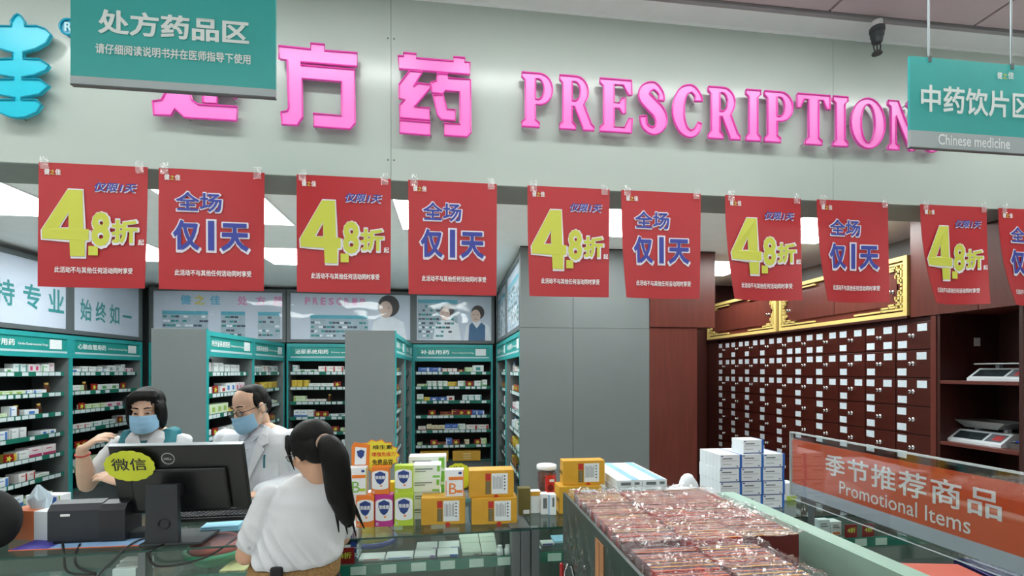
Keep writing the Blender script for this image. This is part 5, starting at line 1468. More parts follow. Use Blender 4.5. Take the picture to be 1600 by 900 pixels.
table_box(1400, 892, 0.77, 0.30, 0.16, 0.115, 'salmon pink box with silver label below the orange sign', mat('salmon', (214, 112, 96), 0.45, 0, 0.05), [('silver_label', -0.3, 0.45, 0.3, 0.7, M_lab)], math.radians(-10)).location = (2.0, 1.72, 0.7705)
table_box(1480, 885, 0.77, 0.2, 0.2, 0.12, 'dark blue foil box below the orange sign', mat('foil_navy', (52, 54, 110), 0.2, 0.4), [('band', -0.5, 0.5, 0.2, 0.35, M_lab)], math.radians(-14)).location = (2.26, 1.68, 0.7705)
c_ = carton('medicine_box', 'white box with lime corner on the counter right of the blue-edged tower', 'box', (1.93, 2.6, CT_Z + 0.0005), 0, 0.12, 0.08, 0.1, M_wb, [('lime_corner', 0.0, 0.5, 0.0, 0.25, M_vl)])

# ------------------------------------------------------------ scales and tray in the open cabinet
def scale(label, yc, z, tray):
    t = thing('weighing_scale', label, 'scale', (XD + 0.06, yc, z + 0.0005), -H90)
    # local: x to the right (toward the camera), y into the cabinet, z up
    M_sc = mat('scale_white', (214, 220, 224), 0.35)
    prof = [(0.0, 0.0), (0.30, 0.0), (0.30, 0.075), (0.10, 0.085), (0.0, 0.018)]
    g = MB(); n = len(prof)
    g.add([(x, q[0], q[1]) for x in (-0.17, 0.17) for q in prof], [tuple(range(n)), tuple(range(2 * n - 1, n - 1, -1))] + [(i, (i + 1) % n, (i + 1) % n + n, i + n) for i in range(n)])
    g.obj('body', M_sc, t)
    sl = math.atan2(0.067, 0.10)
    def onface(x0, x1, u0, u1, m, nm, lift=0.0015):
        a, b = math.cos(sl), math.sin(sl)
        pts = [(x0, u0 * a - lift * b, 0.018 + u0 * b + lift * a), (x1, u0 * a - lift * b, 0.018 + u0 * b + lift * a), (x1, u1 * a - lift * b, 0.018 + u1 * b + lift * a), (x0, u1 * a - lift * b, 0.018 + u1 * b + lift * a)]
        MB().quad(*pts).obj(nm, m, t)
    onface(-0.15, 0.04, 0.02, 0.1, mat('display_dark', (40, 48, 52), 0.2), 'display')
    onface(0.055, 0.155, 0.02, 0.1, mat('keypad_grey', (90, 98, 104), 0.3), 'keypad')
    onface(0.09, 0.145, 0.035, 0.085, mat('keys_red', (170, 50, 54), 0.4), 'red_keys', 0.0025)
    for x in (-0.09, 0.09): MB().box(x - 0.012, x + 0.012, 0.14, 0.17, 0.078, 0.108).obj('tray_foot', M_sc, t)
    if tray:
        g = MB(); r0 = [(-0.1, 0.06, 0.106), (0.1, 0.06, 0.106), (0.1, 0.24, 0.106), (-0.1, 0.24, 0.106)]; r1 = [(-0.15, 0.03, 0.155), (0.17, 0.03, 0.155), (0.17, 0.28, 0.155), (-0.15, 0.28, 0.155)]
        g.ring_loft([r0, r1, [(p[0] * 0.97, 0.155 + (p[1] - 0.155) * 0.97, 0.155) for p in r1], [(p[0] * 0.97, 0.155 + (p[1] - 0.155) * 0.97, 0.110) for p in r0]]).obj('tray', mat('steel', (150, 156, 156), 0.3, 0.8), t)
    else:
        MB().bbox(-0.16, 0.18, 0.04, 0.29, 0.108, 0.118, 0.003).obj('tray', mat('steel', (150, 156, 156), 0.3, 0.8), t)
scale('white electronic scale with red keys on the upper shelf of the open cabinet', 2.755, 1.655, False)
scale('white electronic scale with a steel tray on the lower shelf of the open cabinet', 2.885, 1.225, True)
t = thing('steel_tray', 'small steel tray of blue and yellow handled tools beside the lower scale', 'tray', (XD + 0.1, 2.635, 1.2255), -H90)
r0 = [(-0.06, 0.0, 0), (0.06, 0.0, 0), (0.06, 0.18, 0), (-0.06, 0.18, 0)]; r1 = [(p[0] * 1.15, 0.09 + (p[1] - 0.09) * 1.1, 0.035) for p in r0]
MB().ring_loft([r0, r1, [(p[0] * 0.95, 0.09 + (p[1] - 0.09) * 0.95, 0.035) for p in r1], [(p[0] * 0.95, 0.09 + (p[1] - 0.09) * 0.95, 0.004) for p in r0]]).obj('tray', MATS['steel'], t)
for q, (m_, lab, y) in enumerate(((mat('handle_blue', (44, 70, 160), 0.4), 'blue handled scoop lying in the steel tray', 0.05), (mat('handle_yellow', (196, 150, 48), 0.4), 'yellow handled scoop lying in the steel tray', 0.09), (mat('handle_dark', (60, 50, 44), 0.5), 'dark brown pestle lying in the steel tray', 0.13))):
    o = thing('hand_tool', lab, 'tool', (XD + 0.1 + y, 2.635, 1.266 + 0.004 * q), -H90)
    MB().tube([(-0.06, 0, 0), (0.0, 0.004, 0.004), (0.055, 0, 0)], [0.008, 0.013, 0.01], 10, 0, True).obj('handle', m_, o, smooth=True)
    MB().ell((-0.075, 0, 0.0), (0.02, 0.014, 0.008), 10, 6).obj('head', MATS['steel'] if q < 2 else m_, o, smooth=True)

# ------------------------------------------------------------ people
M_skin = mat('skin', (222, 184, 158), 0.5, 0, 0.04, 12)
M_skin2 = mat('skin_tan', (206, 160, 132), 0.5, 0, 0.04, 12)
M_hair = mat('black_hair', (8, 7, 7), 0.55, 0, 0.3, 60, 0.2, spec=0.2, stretch=(1, 1, 0.15))
M_mask = mat('surgical_mask', (150, 196, 228), 0.7, 0, 0.03, 30)
M_coat = mat('white_coat', (222, 228, 234), 0.7, 0, 0.03, 14, 0.25)
M_shirt = mat('pale_shirt', (206, 214, 226), 0.7, 0, 0.04, 40)
M_blouse = mat("white_blouse", (206, 209, 212), 0.7, 0, 0.03, 10, 0.3)
M_vest = mat('teal_vest', (24, 112, 124), 0.65, 0, 0.05, 20)
M_trous = mat('black_trousers', (24, 24, 28), 0.8)
M_belt = mat('woven_belt', (150, 116, 70), 0.7, 0, 0.35, 120, 0.6)
M_eyew = mat('eye_white', (226, 224, 220), 0.3)
M_iris = mat('iris_dark', (26, 18, 16), 0.2)

def merge(mb, other):
    mb.add(other.v, other.f); return mb
def union(mb, voxel, smooth, m, name, fold=None):
    """one continuous surface grown over overlapping pieces"""
    me = mb.mesh(name, m)
    o = bpy.data.objects.new(name, me); COL.objects.link(o)
    r = o.modifiers.new('r', 'REMESH'); r.mode = 'VOXEL'; r.voxel_size = voxel
    s_ = o.modifiers.new('s', 'SMOOTH'); s_.factor = 0.5; s_.iterations = smooth
    dg = bpy.context.evaluated_depsgraph_get()
    out = bpy.data.meshes.new_from_object(o.evaluated_get(dg))
    bpy.data.objects.remove(o)
    out.name = name
    out.materials.clear(); out.materials.append(m)
    out.polygons.foreach_set('use_smooth', [True] * len(out.polygons))
    if fold:
        for v in out.vertices: v.co = fold(v.co)
    out.update()
    return out
def head_mb(M, neck_to=None):
    g = MB()
    g.ell((0, 0.012, 0.035), (0.074, 0.092, 0.082), 24, 16)
    g.ell((0, -0.022, -0.03), (0.062, 0.066, 0.088), 24, 16)
    g.ell((0, -0.03, -0.075), (0.048, 0.05, 0.04), 18, 12)
    g.ell((0, -0.06, -0.098), (0.022, 0.02, 0.016), 12, 8)
    g.tube([(0, -0.082, 0.014), (0, -0.092, -0.005), (0, -0.1, -0.03)], [0.008, 0.010, 0.014], 10, 0, True)
    g.ell((0, -0.088, -0.062), (0.024, 0.009, 0.009), 12, 8)
    for s in (-1, 1):
        g.ell((s * 0.028, -0.074, 0.024), (0.025, 0.012, 0.009), 12, 8)
        g.ell((s * 0.036, -0.060, -0.03), (0.026, 0.02, 0.028), 12, 8)
        g.ell((s * 0.076, 0.012, -0.012), (0.010, 0.021, 0.031), 12, 8)
        g.ell((s * 0.01, -0.096, -0.034), (0.009, 0.009, 0.008), 8, 6)
    return g.xf(M)
def hand_mb(w, fwd, nrm, side, curl=0.5, L=0.175):
    """palm with four fingers and a thumb; w wrist, fwd along the hand, nrm out of the palm"""
    f = Vector(fwd).normalized(); n = Vector(nrm); n = (n - f * n.dot(f)).normalized(); s = f.cross(n).normalized() * side
    g = MB(); w = Vector(w)
    def pt(a, b, c): return w + f * a + s * b + n * c
    rings = []
    for a, hw, ht in ((-0.01, 0.024, 0.018), (0.02, 0.034, 0.016), (0.05, 0.040, 0.014), (0.08, 0.040, 0.012), (0.092, 0.036, 0.009)):
        rings.append([pt(a, hw * math.cos(t), ht * math.sin(t)) for t in [2 * math.pi * i / 14 for i in range(14)]])
    g.ring_loft(rings)
    for b, ln, dl in ((-0.030, 0.066, -0.004), (-0.010, 0.078, 0.002), (0.010, 0.074, 0.0), (0.029, 0.058, -0.008)):
        pts = [pt(0.075 + dl, b, 0)]; ang = 0.15 * curl; p = Vector((0.088 + dl, 0))
        pts.append(pt(p.x, b, 0.0))
        for q in (0.45, 0.3, 0.25):
            ang += curl * 0.75
            p = p + Vector((math.cos(ang), math.sin(ang))) * ln * q
            pts.append(pt(p.x, b * 1.08, p.y))
        g.tube(pts, [0.0095, 0.0098, 0.0092, 0.0084, 0.0074], 10, 0, True)
    g.tube([pt(0.015, -0.026, 0.004), pt(0.045, -0.05, 0.014), pt(0.07, -0.06, 0.024), pt(0.09, -0.058, 0.034)], [0.014, 0.0125, 0.0105, 0.008], 10, 0, True)
    return g
def torso_mb(rings, M, n=28, power=2.4):
    out = []
    for (z, cx, cy, rx, ry) in rings:
        ring = []
        for i in range(n):
            a = 2 * math.pi * i / n; ca, sa = math.cos(a), math.sin(a)
            k = (abs(ca) ** power + abs(sa) ** power) ** (-1 / power)
            ring.append(M @ Vector((cx + rx * k * ca, cy + ry * k * sa, z)))
        out.append(ring)
    return MB().ring_loft(out)
def front_y(rings, x, z, power=2.4):
    """front surface (toward -y) of the torso at x, z in body coordinates"""
    rs = sorted(rings)
    z = max(rs[0][0], min(rs[-1][0], z))
    for a, b in zip(rs, rs[1:]):
        if a[0] <= z <= b[0]:
            t = (z - a[0]) / max(1e-6, b[0] - a[0]); r = [p + (q - p) * t for p, q in zip(a, b)]
            break
    u = min(0.98, abs((x - r[1]) / r[3]))
    return r[2] - r[4] * (1 - u ** power) ** (1 / power)
def drape(loop, rings, off, thick, m, name, M, parent, foot):
    me = poly_mesh([loop], thick, m, name)
    bm = bmesh.new(); bm.from_mesh(me)
    bmesh.ops.triangulate(bm, faces=bm.faces[:])
    for _ in range(2): bmesh.ops.subdivide_edges(bm, edges=bm.edges[:], cuts=1, use_grid_fill=True)
    for v in bm.verts:
        v.co = M @ Vector((v.co.x, front_y(rings, v.co.x, v.co.z) - off + v.co.y, v.co.z)) - foot
    bm.to_mesh(me); bm.free(); me.update()
    return link(name, me, parent)
def put_mesh(name, me, parent, foot):
    for v in me.vertices: v.co = v.co - foot
    me.update()
    return link(name, me, parent)
def put_mb(name, mb, m, parent, foot, smooth=True):
    mb.v = [tuple(Vector(p) - foot) for p in mb.v]
    return mb.obj(name, m, parent, smooth=smooth)
def eyes(M, parent, foot, closed=0.0):
    for s in (-1, 1):
        h = 0.0075 * (1 - closed)
        put_mb('eye', MB().ell((s * 0.031, -0.0795, 0.002), (0.0145, 0.007, h), 14, 8).xf(M), M_eyew, parent, foot)
        put_mb('iris', MB().ell((s * 0.030, -0.0845, 0.000), (0.0062, 0.0035, min(0.0062, h)), 12, 8).xf(M), M_iris, parent, foot)
        put_mb('eyelash', MB().tube([(s * 0.016, -0.086, 0.002), (s * 0.03, -0.0885, 0.002 + h), (s * 0.047, -0.080, 0.001)], 0.0017, 6).xf(M), M_hair, parent, foot)
        put_mb('eyebrow', MB().tube([(s * 0.013, -0.088, 0.029), (s * 0.03, -0.0875, 0.034), (s * 0.05, -0.074, 0.028)], [0.003, 0.0036, 0.002], 6).xf(M), M_hair, parent, foot)
def face_mask(M, parent, foot, drop=0.0):
    g = MB(); nu, nv = 22, 14; vs = []
    for j in range(nv + 1):
        t = j / nv
        for i in range(nu + 1):
            ph = math.radians(-78 + 156 * i / nu); c = math.cos(ph)
            zt = -0.012 + 0.004 * c - drop; zb = -0.082 - 0.034 * c - drop * 0.5
            z = zt + (zb - zt) * t
            bul = 0.101 - 0.012 * (1 - math.sin(math.pi * min(1, t * 0.9 + 0.05))) - 0.012 * max(0, t - 0.8) * 5 * c
            pl = 0.0018 * math.sin(t * math.pi * 7) * c
            vs.append((0.071 * math.sin(ph), -0.020 - (bul + pl) * c ** 0.9 if c > 0 else -0.02, z))
    g.add(vs, [(j * (nu + 1) + i, j * (nu + 1) + i + 1, (j + 1) * (nu + 1) + i + 1, (j + 1) * (nu + 1) + i) for j in range(nv) for i in range(nu)])
    mk = put_mb('face_mask', g.xf(M), M_mask, parent, foot)
    for s in (-1, 1):
        put_mb('ear_loop', MB().tube([(s * 0.07, -0.035, -0.02 - drop), (s * 0.08, 0.0, -0.005), (s * 0.086, 0.03, 0.0), (s * 0.084, 0.03, -0.03), (s * 0.072, -0.03, -0.078)], 0.0018, 6).xf(M), M_vw, mk, Vector((0, 0, 0)) + foot)
def glasses(M, parent, foot, m):
    for s in (-1, 1):
        put_mb('glasses_rim', MB().torus((s * 0.033, -0.098, -0.002), 0.023, 0.0016, 26, 6, sx=1.15, sz=0.8).xf(M), m, parent, foot)
        put_mb('glasses_lens', MB().lathe((s * 0.033, -0.098, -0.002), [(0.0225, -0.0006), (0.0225, 0.0006)], 22, axis='y').xf(M), M_acryl, parent, foot)
        put_mb('glasses_temple', MB().tube([(s * 0.06, -0.098, 0.002), (s * 0.079, -0.07, 0.004), (s * 0.084, 0.02, 0.002), (s * 0.08, 0.035, -0.012)], 0.0018, 6).xf(M), m, parent, foot)
    put_mb('glasses_bridge', MB().tube([(-0.009, -0.099, 0.002), (0, -0.103, 0.006), (0.009, -0.099, 0.002)], 0.0016, 6).xf(M), m, parent, foot)
def legs_mb(M, hipz, hw, r0):
    g = MB()
    for s in (-1, 1):
        g.tube([M @ Vector((s * hw, 0, hipz)), M @ Vector((s * hw, -0.005, 0.48)), M @ Vector((s * hw, 0.01, 0.07))], [r0, r0 * 0.72, r0 * 0.5], 14, 0, True)
    return g
def shoes(M, hw, parent, foot):
    for s in (-1, 1):
        g = MB(); g.ell((s * hw, -0.04, 0.045), (0.045, 0.125, 0.045), 14, 8)
        g.v = [(p[0], p[1], max(0.002, p[2])) for p in g.v]
        put_mb('shoe', g.xf(M), M_blackm, parent, foot)

# ---------- woman in the teal vest --------------------------------------
hp = PY(229, 641, 3.12)
ctr = Vector((hp.x + 0.0, 3.17, 0))
MF = Matrix.Translation(ctr) @ Matrix.Rotation(math.radians(10), 4, 'Z')
HM = Matrix.Translation(hp) @ Matrix.Rotation(math.radians(14), 4, 'Z') @ Matrix.Rotation(math.radians(9), 4, 'X') @ Matrix.Scale(1.02, 4)
foot = ctr.copy()
RF = [(0.82, 0, 0, 0.165, 0.115), (0.95, 0, 0, 0.15, 0.105), (1.05, 0, 0, 0.14, 0.10), (1.18, 0, 0, 0.155, 0.112), (1.27, 0, 0, 0.168, 0.105), (1.33, 0, 0.005, 0.15, 0.085), (1.365, 0, 0.01, 0.10, 0.065), (1.385, 0, 0.012, 0.06, 0.055)]
g = head_mb(HM)
g.tube([HM @ Vector((0, 0.02, -0.07)), MF @ Vector((0, 0.012, 1.41)), MF @ Vector((0, 0.015, 1.34))], [0.05, 0.05, 0.06], 14, 0, True)
merge(g, torso_mb([(z, a, b, rx * 0.9, ry * 0.88) for z, a, b, rx, ry in RF], MF))
merge(g, legs_mb(MF, 0.82, 0.085, 0.075))
shR = MF @ Vector((-0.165, 0.0, 1.29)); shL = MF @ Vector((0.165, 0.0, 1.29))
elR = PY(136, 757, 3.0); wrR = PY(128, 702, 2.93)
elL = PY(262, 772, 3.02); wrL = PY(190, 754, 2.93)
g.tube([shR, shR.lerp(elR, 0.5), elR], [0.048, 0.044, 0.04], 14, 0, True)
g.tube([elR, elR.lerp(wrR, 0.35), wrR], [0.042, 0.042, 0.026], 14, 0, True)
g.tube([shL, elL], [0.048, 0.04], 14, 0, True)
g.tube([elL, elL.lerp(wrL, 0.4), wrL], [0.042, 0.040, 0.026], 14, 0, True)
hd = PY(160, 680, 2.93) - wrR
merge(g, hand_mb(wrR + hd.normalized() * 0.012, hd, (0.3, 0.5, -0.8), -1, 0.45))
merge(g, hand_mb(wrL, PY(166, 744, 2.93) - wrL, (0.0, 0.4, -1), 1, 0.4))
body = put_mesh('person', union(g, 0.005, 4, M_skin, 'person'), None, foot)
body.location = foot
tag(body, 'short-haired woman pharmacist in teal vest and blue mask, hand raised to chin', 'person')
P0 = body
Vz = foot
eyes(HM, body, foot, 0.45)
face_mask(HM, body, foot)
hr = MB()
hr.ell((0, 0.034, 0.047), (0.087, 0.093, 0.087), 24, 16)
hr.ell((0, -0.01, 0.085), (0.07, 0.066, 0.044), 20, 12)
for s in (-1, 1):
    hr.ell((s * 0.074, 0.004, -0.025), (0.024, 0.052, 0.088), 16, 12)
    hr.ell((s * 0.068, -0.04, 0.005), (0.018, 0.028, 0.06), 14, 10)
hr.ell((0, 0.07, -0.02), (0.082, 0.048, 0.095), 20, 12)
for k in range(9):
    x = -0.062 + k * 0.0155
    lo = (0.03, 0.04, 0.052, 0.066, 0.084, 0.084, 0.066, 0.045, 0.03)[k]
    hr.tube([(x * 0.75 + 0.01, -0.045, 0.112), (x * 1.0, -0.076, 0.092), (x * 1.14 - 0.006, -0.086 + abs(x) * 0.3, lo)], [0.014, 0.010, 0.004], 8, 0, True)
put_mesh('hair', union(hr.xf(HM), 0.0045, 3, M_hair, 'hair'), body, foot)
bl = MB()
merge(bl, torso_mb([(z, a, b, rx * 0.97, ry * 0.97) for z, a, b, rx, ry in RF[:-1]], MF))
for sh, el, k in ((shR, elR, 0.72), (shL, elL, 0.72)):
    bl.tube([sh, sh.lerp(el, 0.35), sh.lerp(el, k)], [0.05, 0.053, 0.056], 16, 0, True)
def lace(p): return p + Vector((math.sin(p.z * 160 + p.x * 60), 0, math.cos(p.x * 150))) * 0.0022
put_mesh('blouse', union(bl, 0.007, 3, M_blouse, 'blouse', lace), body, foot)
vt = MB()
VR = [(z, a, b, rx * 1.03, ry * 1.05) for z, a, b, rx, ry in RF if z < 1.3] + [(1.315, 0, 0.0, 0.125, 0.098)]
merge(vt, torso_mb(VR, MF))
for s in (-1, 1): vt.tube([MF @ Vector((s * 0.105, -0.075, 1.27)), MF @ Vector((s * 0.1, -0.03, 1.345)), MF @ Vector((s * 0.1, 0.04, 1.345)), MF @ Vector((s * 0.1, 0.08, 1.27))], 0.042, 10, 0, True)
put_mesh('vest', union(vt, 0.007, 3, M_vest, 'vest'), body, foot)
put_mesh('skirt', union(torso_mb([(0.35, 0, 0, 0.19, 0.14), (0.6, 0, 0, 0.19, 0.14), (0.86, 0, 0, 0.175, 0.125), (0.95, 0, 0, 0.158, 0.112)], MF), 0.009, 2, M_vest, 'skirt'), body, foot)
RC = [(z, a, b - 0.004, rx * 1.05, ry * 1.12) for z, a, b, rx, ry in RF]
for s in (-1, 1):
    drape([(s * 0.008, 1.285), (s * 0.045, 1.262), (s * 0.09, 1.285), (s * 0.098, 1.325), (s * 0.085, 1.36), (s * 0.05, 1.375), (s * 0.03, 1.34)], RC, 0.008, 0.003, M_blouse, 'collar', MF, body, foot)
drape([(-0.05, 1.262), (-0.02, 1.28), (0.02, 1.28), (0.05, 1.262), (0.045, 1.235), (0.01, 1.252), (-0.012, 1.252), (-0.045, 1.235)], RC, 0.012, 0.005, mat('bow_print', (190, 180, 150), 0.6, 0, 0.95, 90), 'neck_bow', MF, body, foot)
wd = (wrR - elR).normalized()
put_mb('bracelet', MB().torus((0, 0, 0), 0.032, 0.004, 24, 8, axis='z').xf(Matrix.Translation(wrR - wd * 0.03) @ wd.to_track_quat('Z', 'Y').to_matrix().to_4x4()), mat('bracelet_red', (190, 50, 36), 0.4), body, foot)
shoes(MF, 0.085, body, foot)

# ---------- man in the white coat -----------------------------------------
hp = PY(391, 636, 3.03)
ctr = Vector((PY(402, 640, 3.1).x, 3.13, 0))
MF = Matrix.Translation(ctr) @ Matrix.Rotation(math.radians(-6), 4, 'Z')
HM = Matrix.Translation(hp) @ Matrix.Rotation(math.radians(-30), 4, 'Z') @ Matrix.Rotation(math.radians(18), 4, 'X') @ Matrix.Rotation(math.radians(-6), 4, 'Y') @ Matrix.Scale(1.07, 4)
foot = ctr.copy()
RF = [(0.80, 0, 0, 0.18, 0.125), (0.95, 0, 0, 0.175, 0.125), (1.08, 0, 0, 0.178, 0.125), (1.2, 0, 0, 0.192, 0.125), (1.29, 0, 0, 0.2, 0.112), (1.345, 0, 0.005, 0.175, 0.09), (1.38, 0, 0.01, 0.12, 0.072), (1.40, 0, 0.012, 0.075, 0.062)]
g = head_mb(HM)
g.tube([HM @ Vector((0, 0.025, -0.06)), MF @ Vector((0, 0.0, 1.43)), MF @ Vector((0, 0.015, 1.35))], [0.056, 0.056, 0.065], 14, 0, True)
merge(g, torso_mb([(z, a, b, rx * 0.9, ry * 0.88) for z, a, b, rx, ry in RF], MF))
merge(g, legs_mb(MF, 0.82, 0.09, 0.08))
shR = MF @ Vector((-0.2, 0.0, 1.30)); shL = MF @ Vector((0.2, 0.0, 1.30))
elR = MF @ Vector((-0.25, -0.02, 1.06)); wrR = MF @ Vector((-0.13, -0.19, 1.03))
elL = MF @ Vector((0.25, -0.02, 1.06)); wrL = MF @ Vector((0.1, -0.2, 1.03))
for a, b, c in ((shR, elR, wrR), (shL, elL, wrL)):
    g.tube([a, b], [0.052, 0.044], 14, 0, True); g.tube([b, b.lerp(c, 0.4), c], [0.044, 0.042, 0.028], 14, 0, True)
merge(g, hand_mb(wrR, (0.6, -0.7, -0.1), (0, 0, -1), 1, 0.35)); merge(g, hand_mb(wrL, (-0.6, -0.7, -0.1), (0, 0, -1), -1, 0.35))
body = put_mesh('person', union(g, 0.005, 4, M_skin, 'person'), None, foot)
body.location = foot
tag(body, 'balding man pharmacist in white coat with glasses and blue mask, looking down', 'person')
eyes(HM, body, foot, 0.55)
face_mask(HM, body, foot, 0.012)
glasses(HM, body, foot, mat('glasses_dark', (50, 46, 44), 0.3, 0.4))
hr = MB()
hr.ell((0, 0.040, 0.038), (0.079, 0.074, 0.080), 24, 16)
hr.ell((0, 0.055, 0.0), (0.079, 0.06, 0.07), 20, 12)
for s in (-1, 1):
    hr.ell((s * 0.066, 0.012, 0.03), (0.012, 0.036, 0.045), 14, 10)
    hr.tube([(s * 0.070, -0.012, 0.03), (s * 0.072, -0.012, 0.006), (s * 0.071, -0.008, -0.012)], [0.007, 0.006, 0.003], 8, 0, True)
hr.ell((0, 0.01, 0.062), (0.066, 0.066, 0.058), 20, 12)
put_mesh('hair', union(hr.xf(HM), 0.0045, 2, M_hair, 'hair'), body, foot)
ct = MB()
CR = [(0.55, 0, 0, 0.24, 0.165), (0.8, 0, 0, 0.215, 0.15)] + [(z, a, b, rx * 1.1, ry * 1.12) for z, a, b, rx, ry in RF[1:-2]] + [(1.385, 0, 0.02, 0.105, 0.06)]
merge(ct, torso_mb(CR, MF))
for a, b, c in ((shR, elR, wrR), (shL, elL, wrL)):
    ct.tube([a, a.lerp(b, 0.5), b, b.lerp(c, 0.9)], [0.072, 0.068, 0.064, 0.055], 16, 0, True)
def folds(p): return p + Vector((math.sin(p.z * 38 + p.x * 20) * 0.003, math.sin(p.z * 26 - p.x * 34) * 0.004, 0))
put_mesh('coat', union(ct, 0.008, 4, M_coat, 'coat', folds), body, foot)
CRr = [(z, a, b - 0.004, rx * 1.01, ry * 1.03) for z, a, b, rx, ry in CR]
drape([(-0.045, 1.395), (0.045, 1.395), (0.05, 1.33), (0.012, 1.10), (-0.012, 1.10), (-0.05, 1.33)], CRr, 0.004, 0.003, M_shirt, 'shirt_front', MF, body, foot)
for s in (-1, 1):
    drape([(s * 0.05, 1.40), (s * 0.085, 1.385), (s * 0.115, 1.30), (s * 0.085, 1.285), (s * 0.095, 1.262), (s * 0.01, 1.07), (s * 0.008, 1.10), (s * 0.052, 1.32)], CRr, 0.011, 0.003, M_coat, 'lapel', MF, body, foot)
    drape([(s * 0.006, 1.335), (s * 0.03, 1.31), (s * 0.062, 1.345), (s * 0.058, 1.40), (s * 0.03, 1.41)], CRr, 0.018, 0.003, M_shirt, 'shirt_collar', MF, body, foot)
for z in (1.27, 1.2, 1.14):
    put_mb('shirt_button', MB().lathe((0, front_y(CRr, 0, z) - 0.009, z), [(0.005, -0.002), (0.005, 0.002)], 10, axis='y').xf(MF), M_vw, body, foot)
drape([(0.075, 1.19), (0.165, 1.19), (0.165, 1.08), (0.075, 1.08)], CRr, 0.006, 0.002, M_coat, 'breast_pocket', MF, body, foot)
drape([(0.098, 1.235), (0.106, 1.235), (0.106, 1.16), (0.098, 1.16)], CRr, 0.012, 0.003, M_vest, 'pen', MF, body, foot)
put_mesh('trousers', union(legs_mb(MF, 0.82, 0.09, 0.1), 0.01, 2, M_trous, 'trousers'), body, foot)
shoes(MF, 0.09, body, foot)

# ---------- customer with the ponytail, seen from behind -------------------
YC = 1.98
hp = PY(488, 703, YC)
ctr = Vector((PY(462, 880, YC).x, 1.99, 0))
lean = (PY(470, 770, YC).x - ctr.x) / 0.28
# body frame faces +y (away from the camera)
MF = Matrix.Translation(ctr) @ Matrix.Rotation(math.radians(180 + 8), 4, 'Z')
HM = Matrix.Translation(hp) @ Matrix.Rotation(math.radians(180 + 48), 4, 'Z') @ Matrix.Rotation(math.radians(20), 4, 'X') @ Matrix.Rotation(math.radians(4), 4, 'Y') @ Matrix.Scale(0.93, 4)
foot = ctr.copy()
def lx(z): return -(z - 0.96) * 0.22
RF = [(0.82, 0, 0, 0.17, 0.13), (0.95, lx(0.95), 0, 0.15, 0.112), (1.03, lx(1.03), 0, 0.142, 0.108), (1.14, lx(1.14), -0.01, 0.142, 0.108), (1.22, lx(1.22), -0.02, 0.142, 0.1), (1.275, lx(1.275), -0.03, 0.125, 0.084), (1.305, lx(1.305), -0.035, 0.085, 0.062)]
g = head_mb(HM)
g.tube([HM @ Vector((0, 0.03, -0.05)), (HM @ Vector((0, 0.03, -0.1))).lerp(MF @ Vector((lx(1.3), -0.02, 1.30)), 0.5), MF @ Vector((lx(1.28), -0.02, 1.27))], [0.046, 0.048, 0.058], 14, 0, True)
merge(g, torso_mb([(z, a, b, rx * 0.9, ry * 0.88) for z, a, b, rx, ry in RF], MF))
merge(g, legs_mb(MF, 0.82, 0.085, 0.08))
shA = PY(420, 776, YC + 0.01); elA = PY(386, 866, YC - 0.02); wrA = Vector((PY(425, 868, 2.16).x, 2.16, 1.03))
shB = PY(534, 776, YC + 0.02); elB = PY(532, 838, YC + 0.12); wrB = Vector((PY(520, 850, 2.15).x, 2.17, 1.04))
for a, b, c in ((shA, elA, wrA), (shB, elB, wrB)):
    g.tube([a, b], [0.046, 0.04], 14, 0, True); g.tube([b, b.lerp(c, 0.4), c], [0.041, 0.038, 0.026], 14, 0, True)
merge(g, hand_mb(wrA, (0.35, 0.6, -0.05), (0, 0, -1), -1, 0.35)); merge(g, hand_mb(wrB, (-0.3, 0.7, -0.05), (0, 0, -1), 1, 0.35))
body = put_mesh('person', union(g, 0.005, 4, M_skin2, 'person'), None, foot)
body.location = foot
tag(body, 'woman customer seen from behind in white blouse with long black ponytail', 'person')
eyes(HM, body, foot, 0.4)
glasses(HM, body, foot, mat('glasses_dark', (50, 46, 44), 0.3, 0.4))
hr = MB()
hr.ell((0, 0.018, 0.044), (0.083, 0.100, 0.083), 26, 18)
hr.ell((0, 0.055, 0.0), (0.078, 0.062, 0.075), 22, 14)
for s in (-1, 1):
    hr.ell((s * 0.070, 0.02, 0.01), (0.018, 0.05, 0.05), 14, 10)
    hr.tube([(s * 0.045, -0.075, 0.085), (s * 0.068, -0.062, 0.04), (s * 0.073, -0.05, -0.01), (s * 0.07, -0.048, -0.06)], [0.012, 0.010, 0.007, 0.003], 8, 0, True)
put_mesh('hair', union(hr.xf(HM), 0.0045, 2, M_hair, 'hair'), body, foot)
tie = PY(504, 690, YC - 0.085)
tail = [tie + Vector((-0.03, 0.03, 0.0)), tie, PY(518, 702, YC - 0.115), PY(526, 735, YC - 0.125), PY(531, 770, YC - 0.125), PY(540, 800, YC - 0.12), PY(544, 818, YC - 0.115)]
pt_ = MB(); 
tp = smooth_path([tuple(p) for p in tail], 5)
tr_ = [r for r, in zip([0.02, 0.020, 0.022, 0.024, 0.026, 0.029, 0.032, 0.036, 0.04, 0.043, 0.046, 0.05, 0.05, 0.05, 0.05, 0.05, 0.05, 0.049, 0.048, 0.047, 0.046, 0.045, 0.043, 0.041, 0.038, 0.035, 0.032, 0.028, 0.024, 0.02, 0.015, 0.01, 0.006])]
pt_.tube(tp, tr_[:len(tp)] + [0.006] * max(0, len(tp) - len(tr_)), 20, 0, True)
def strands(p):
    a = math.atan2(p.y - (YC - 0.12), p.x - tie.x - 0.06)
    return p + Vector((math.cos(a), math.sin(a), 0)) * 0.0025 * math.sin(a * 17 + p.z * 6)
me = pt_.mesh('ponytail', M_hair, True)
for v in me.vertices: v.co = strands(v.co)
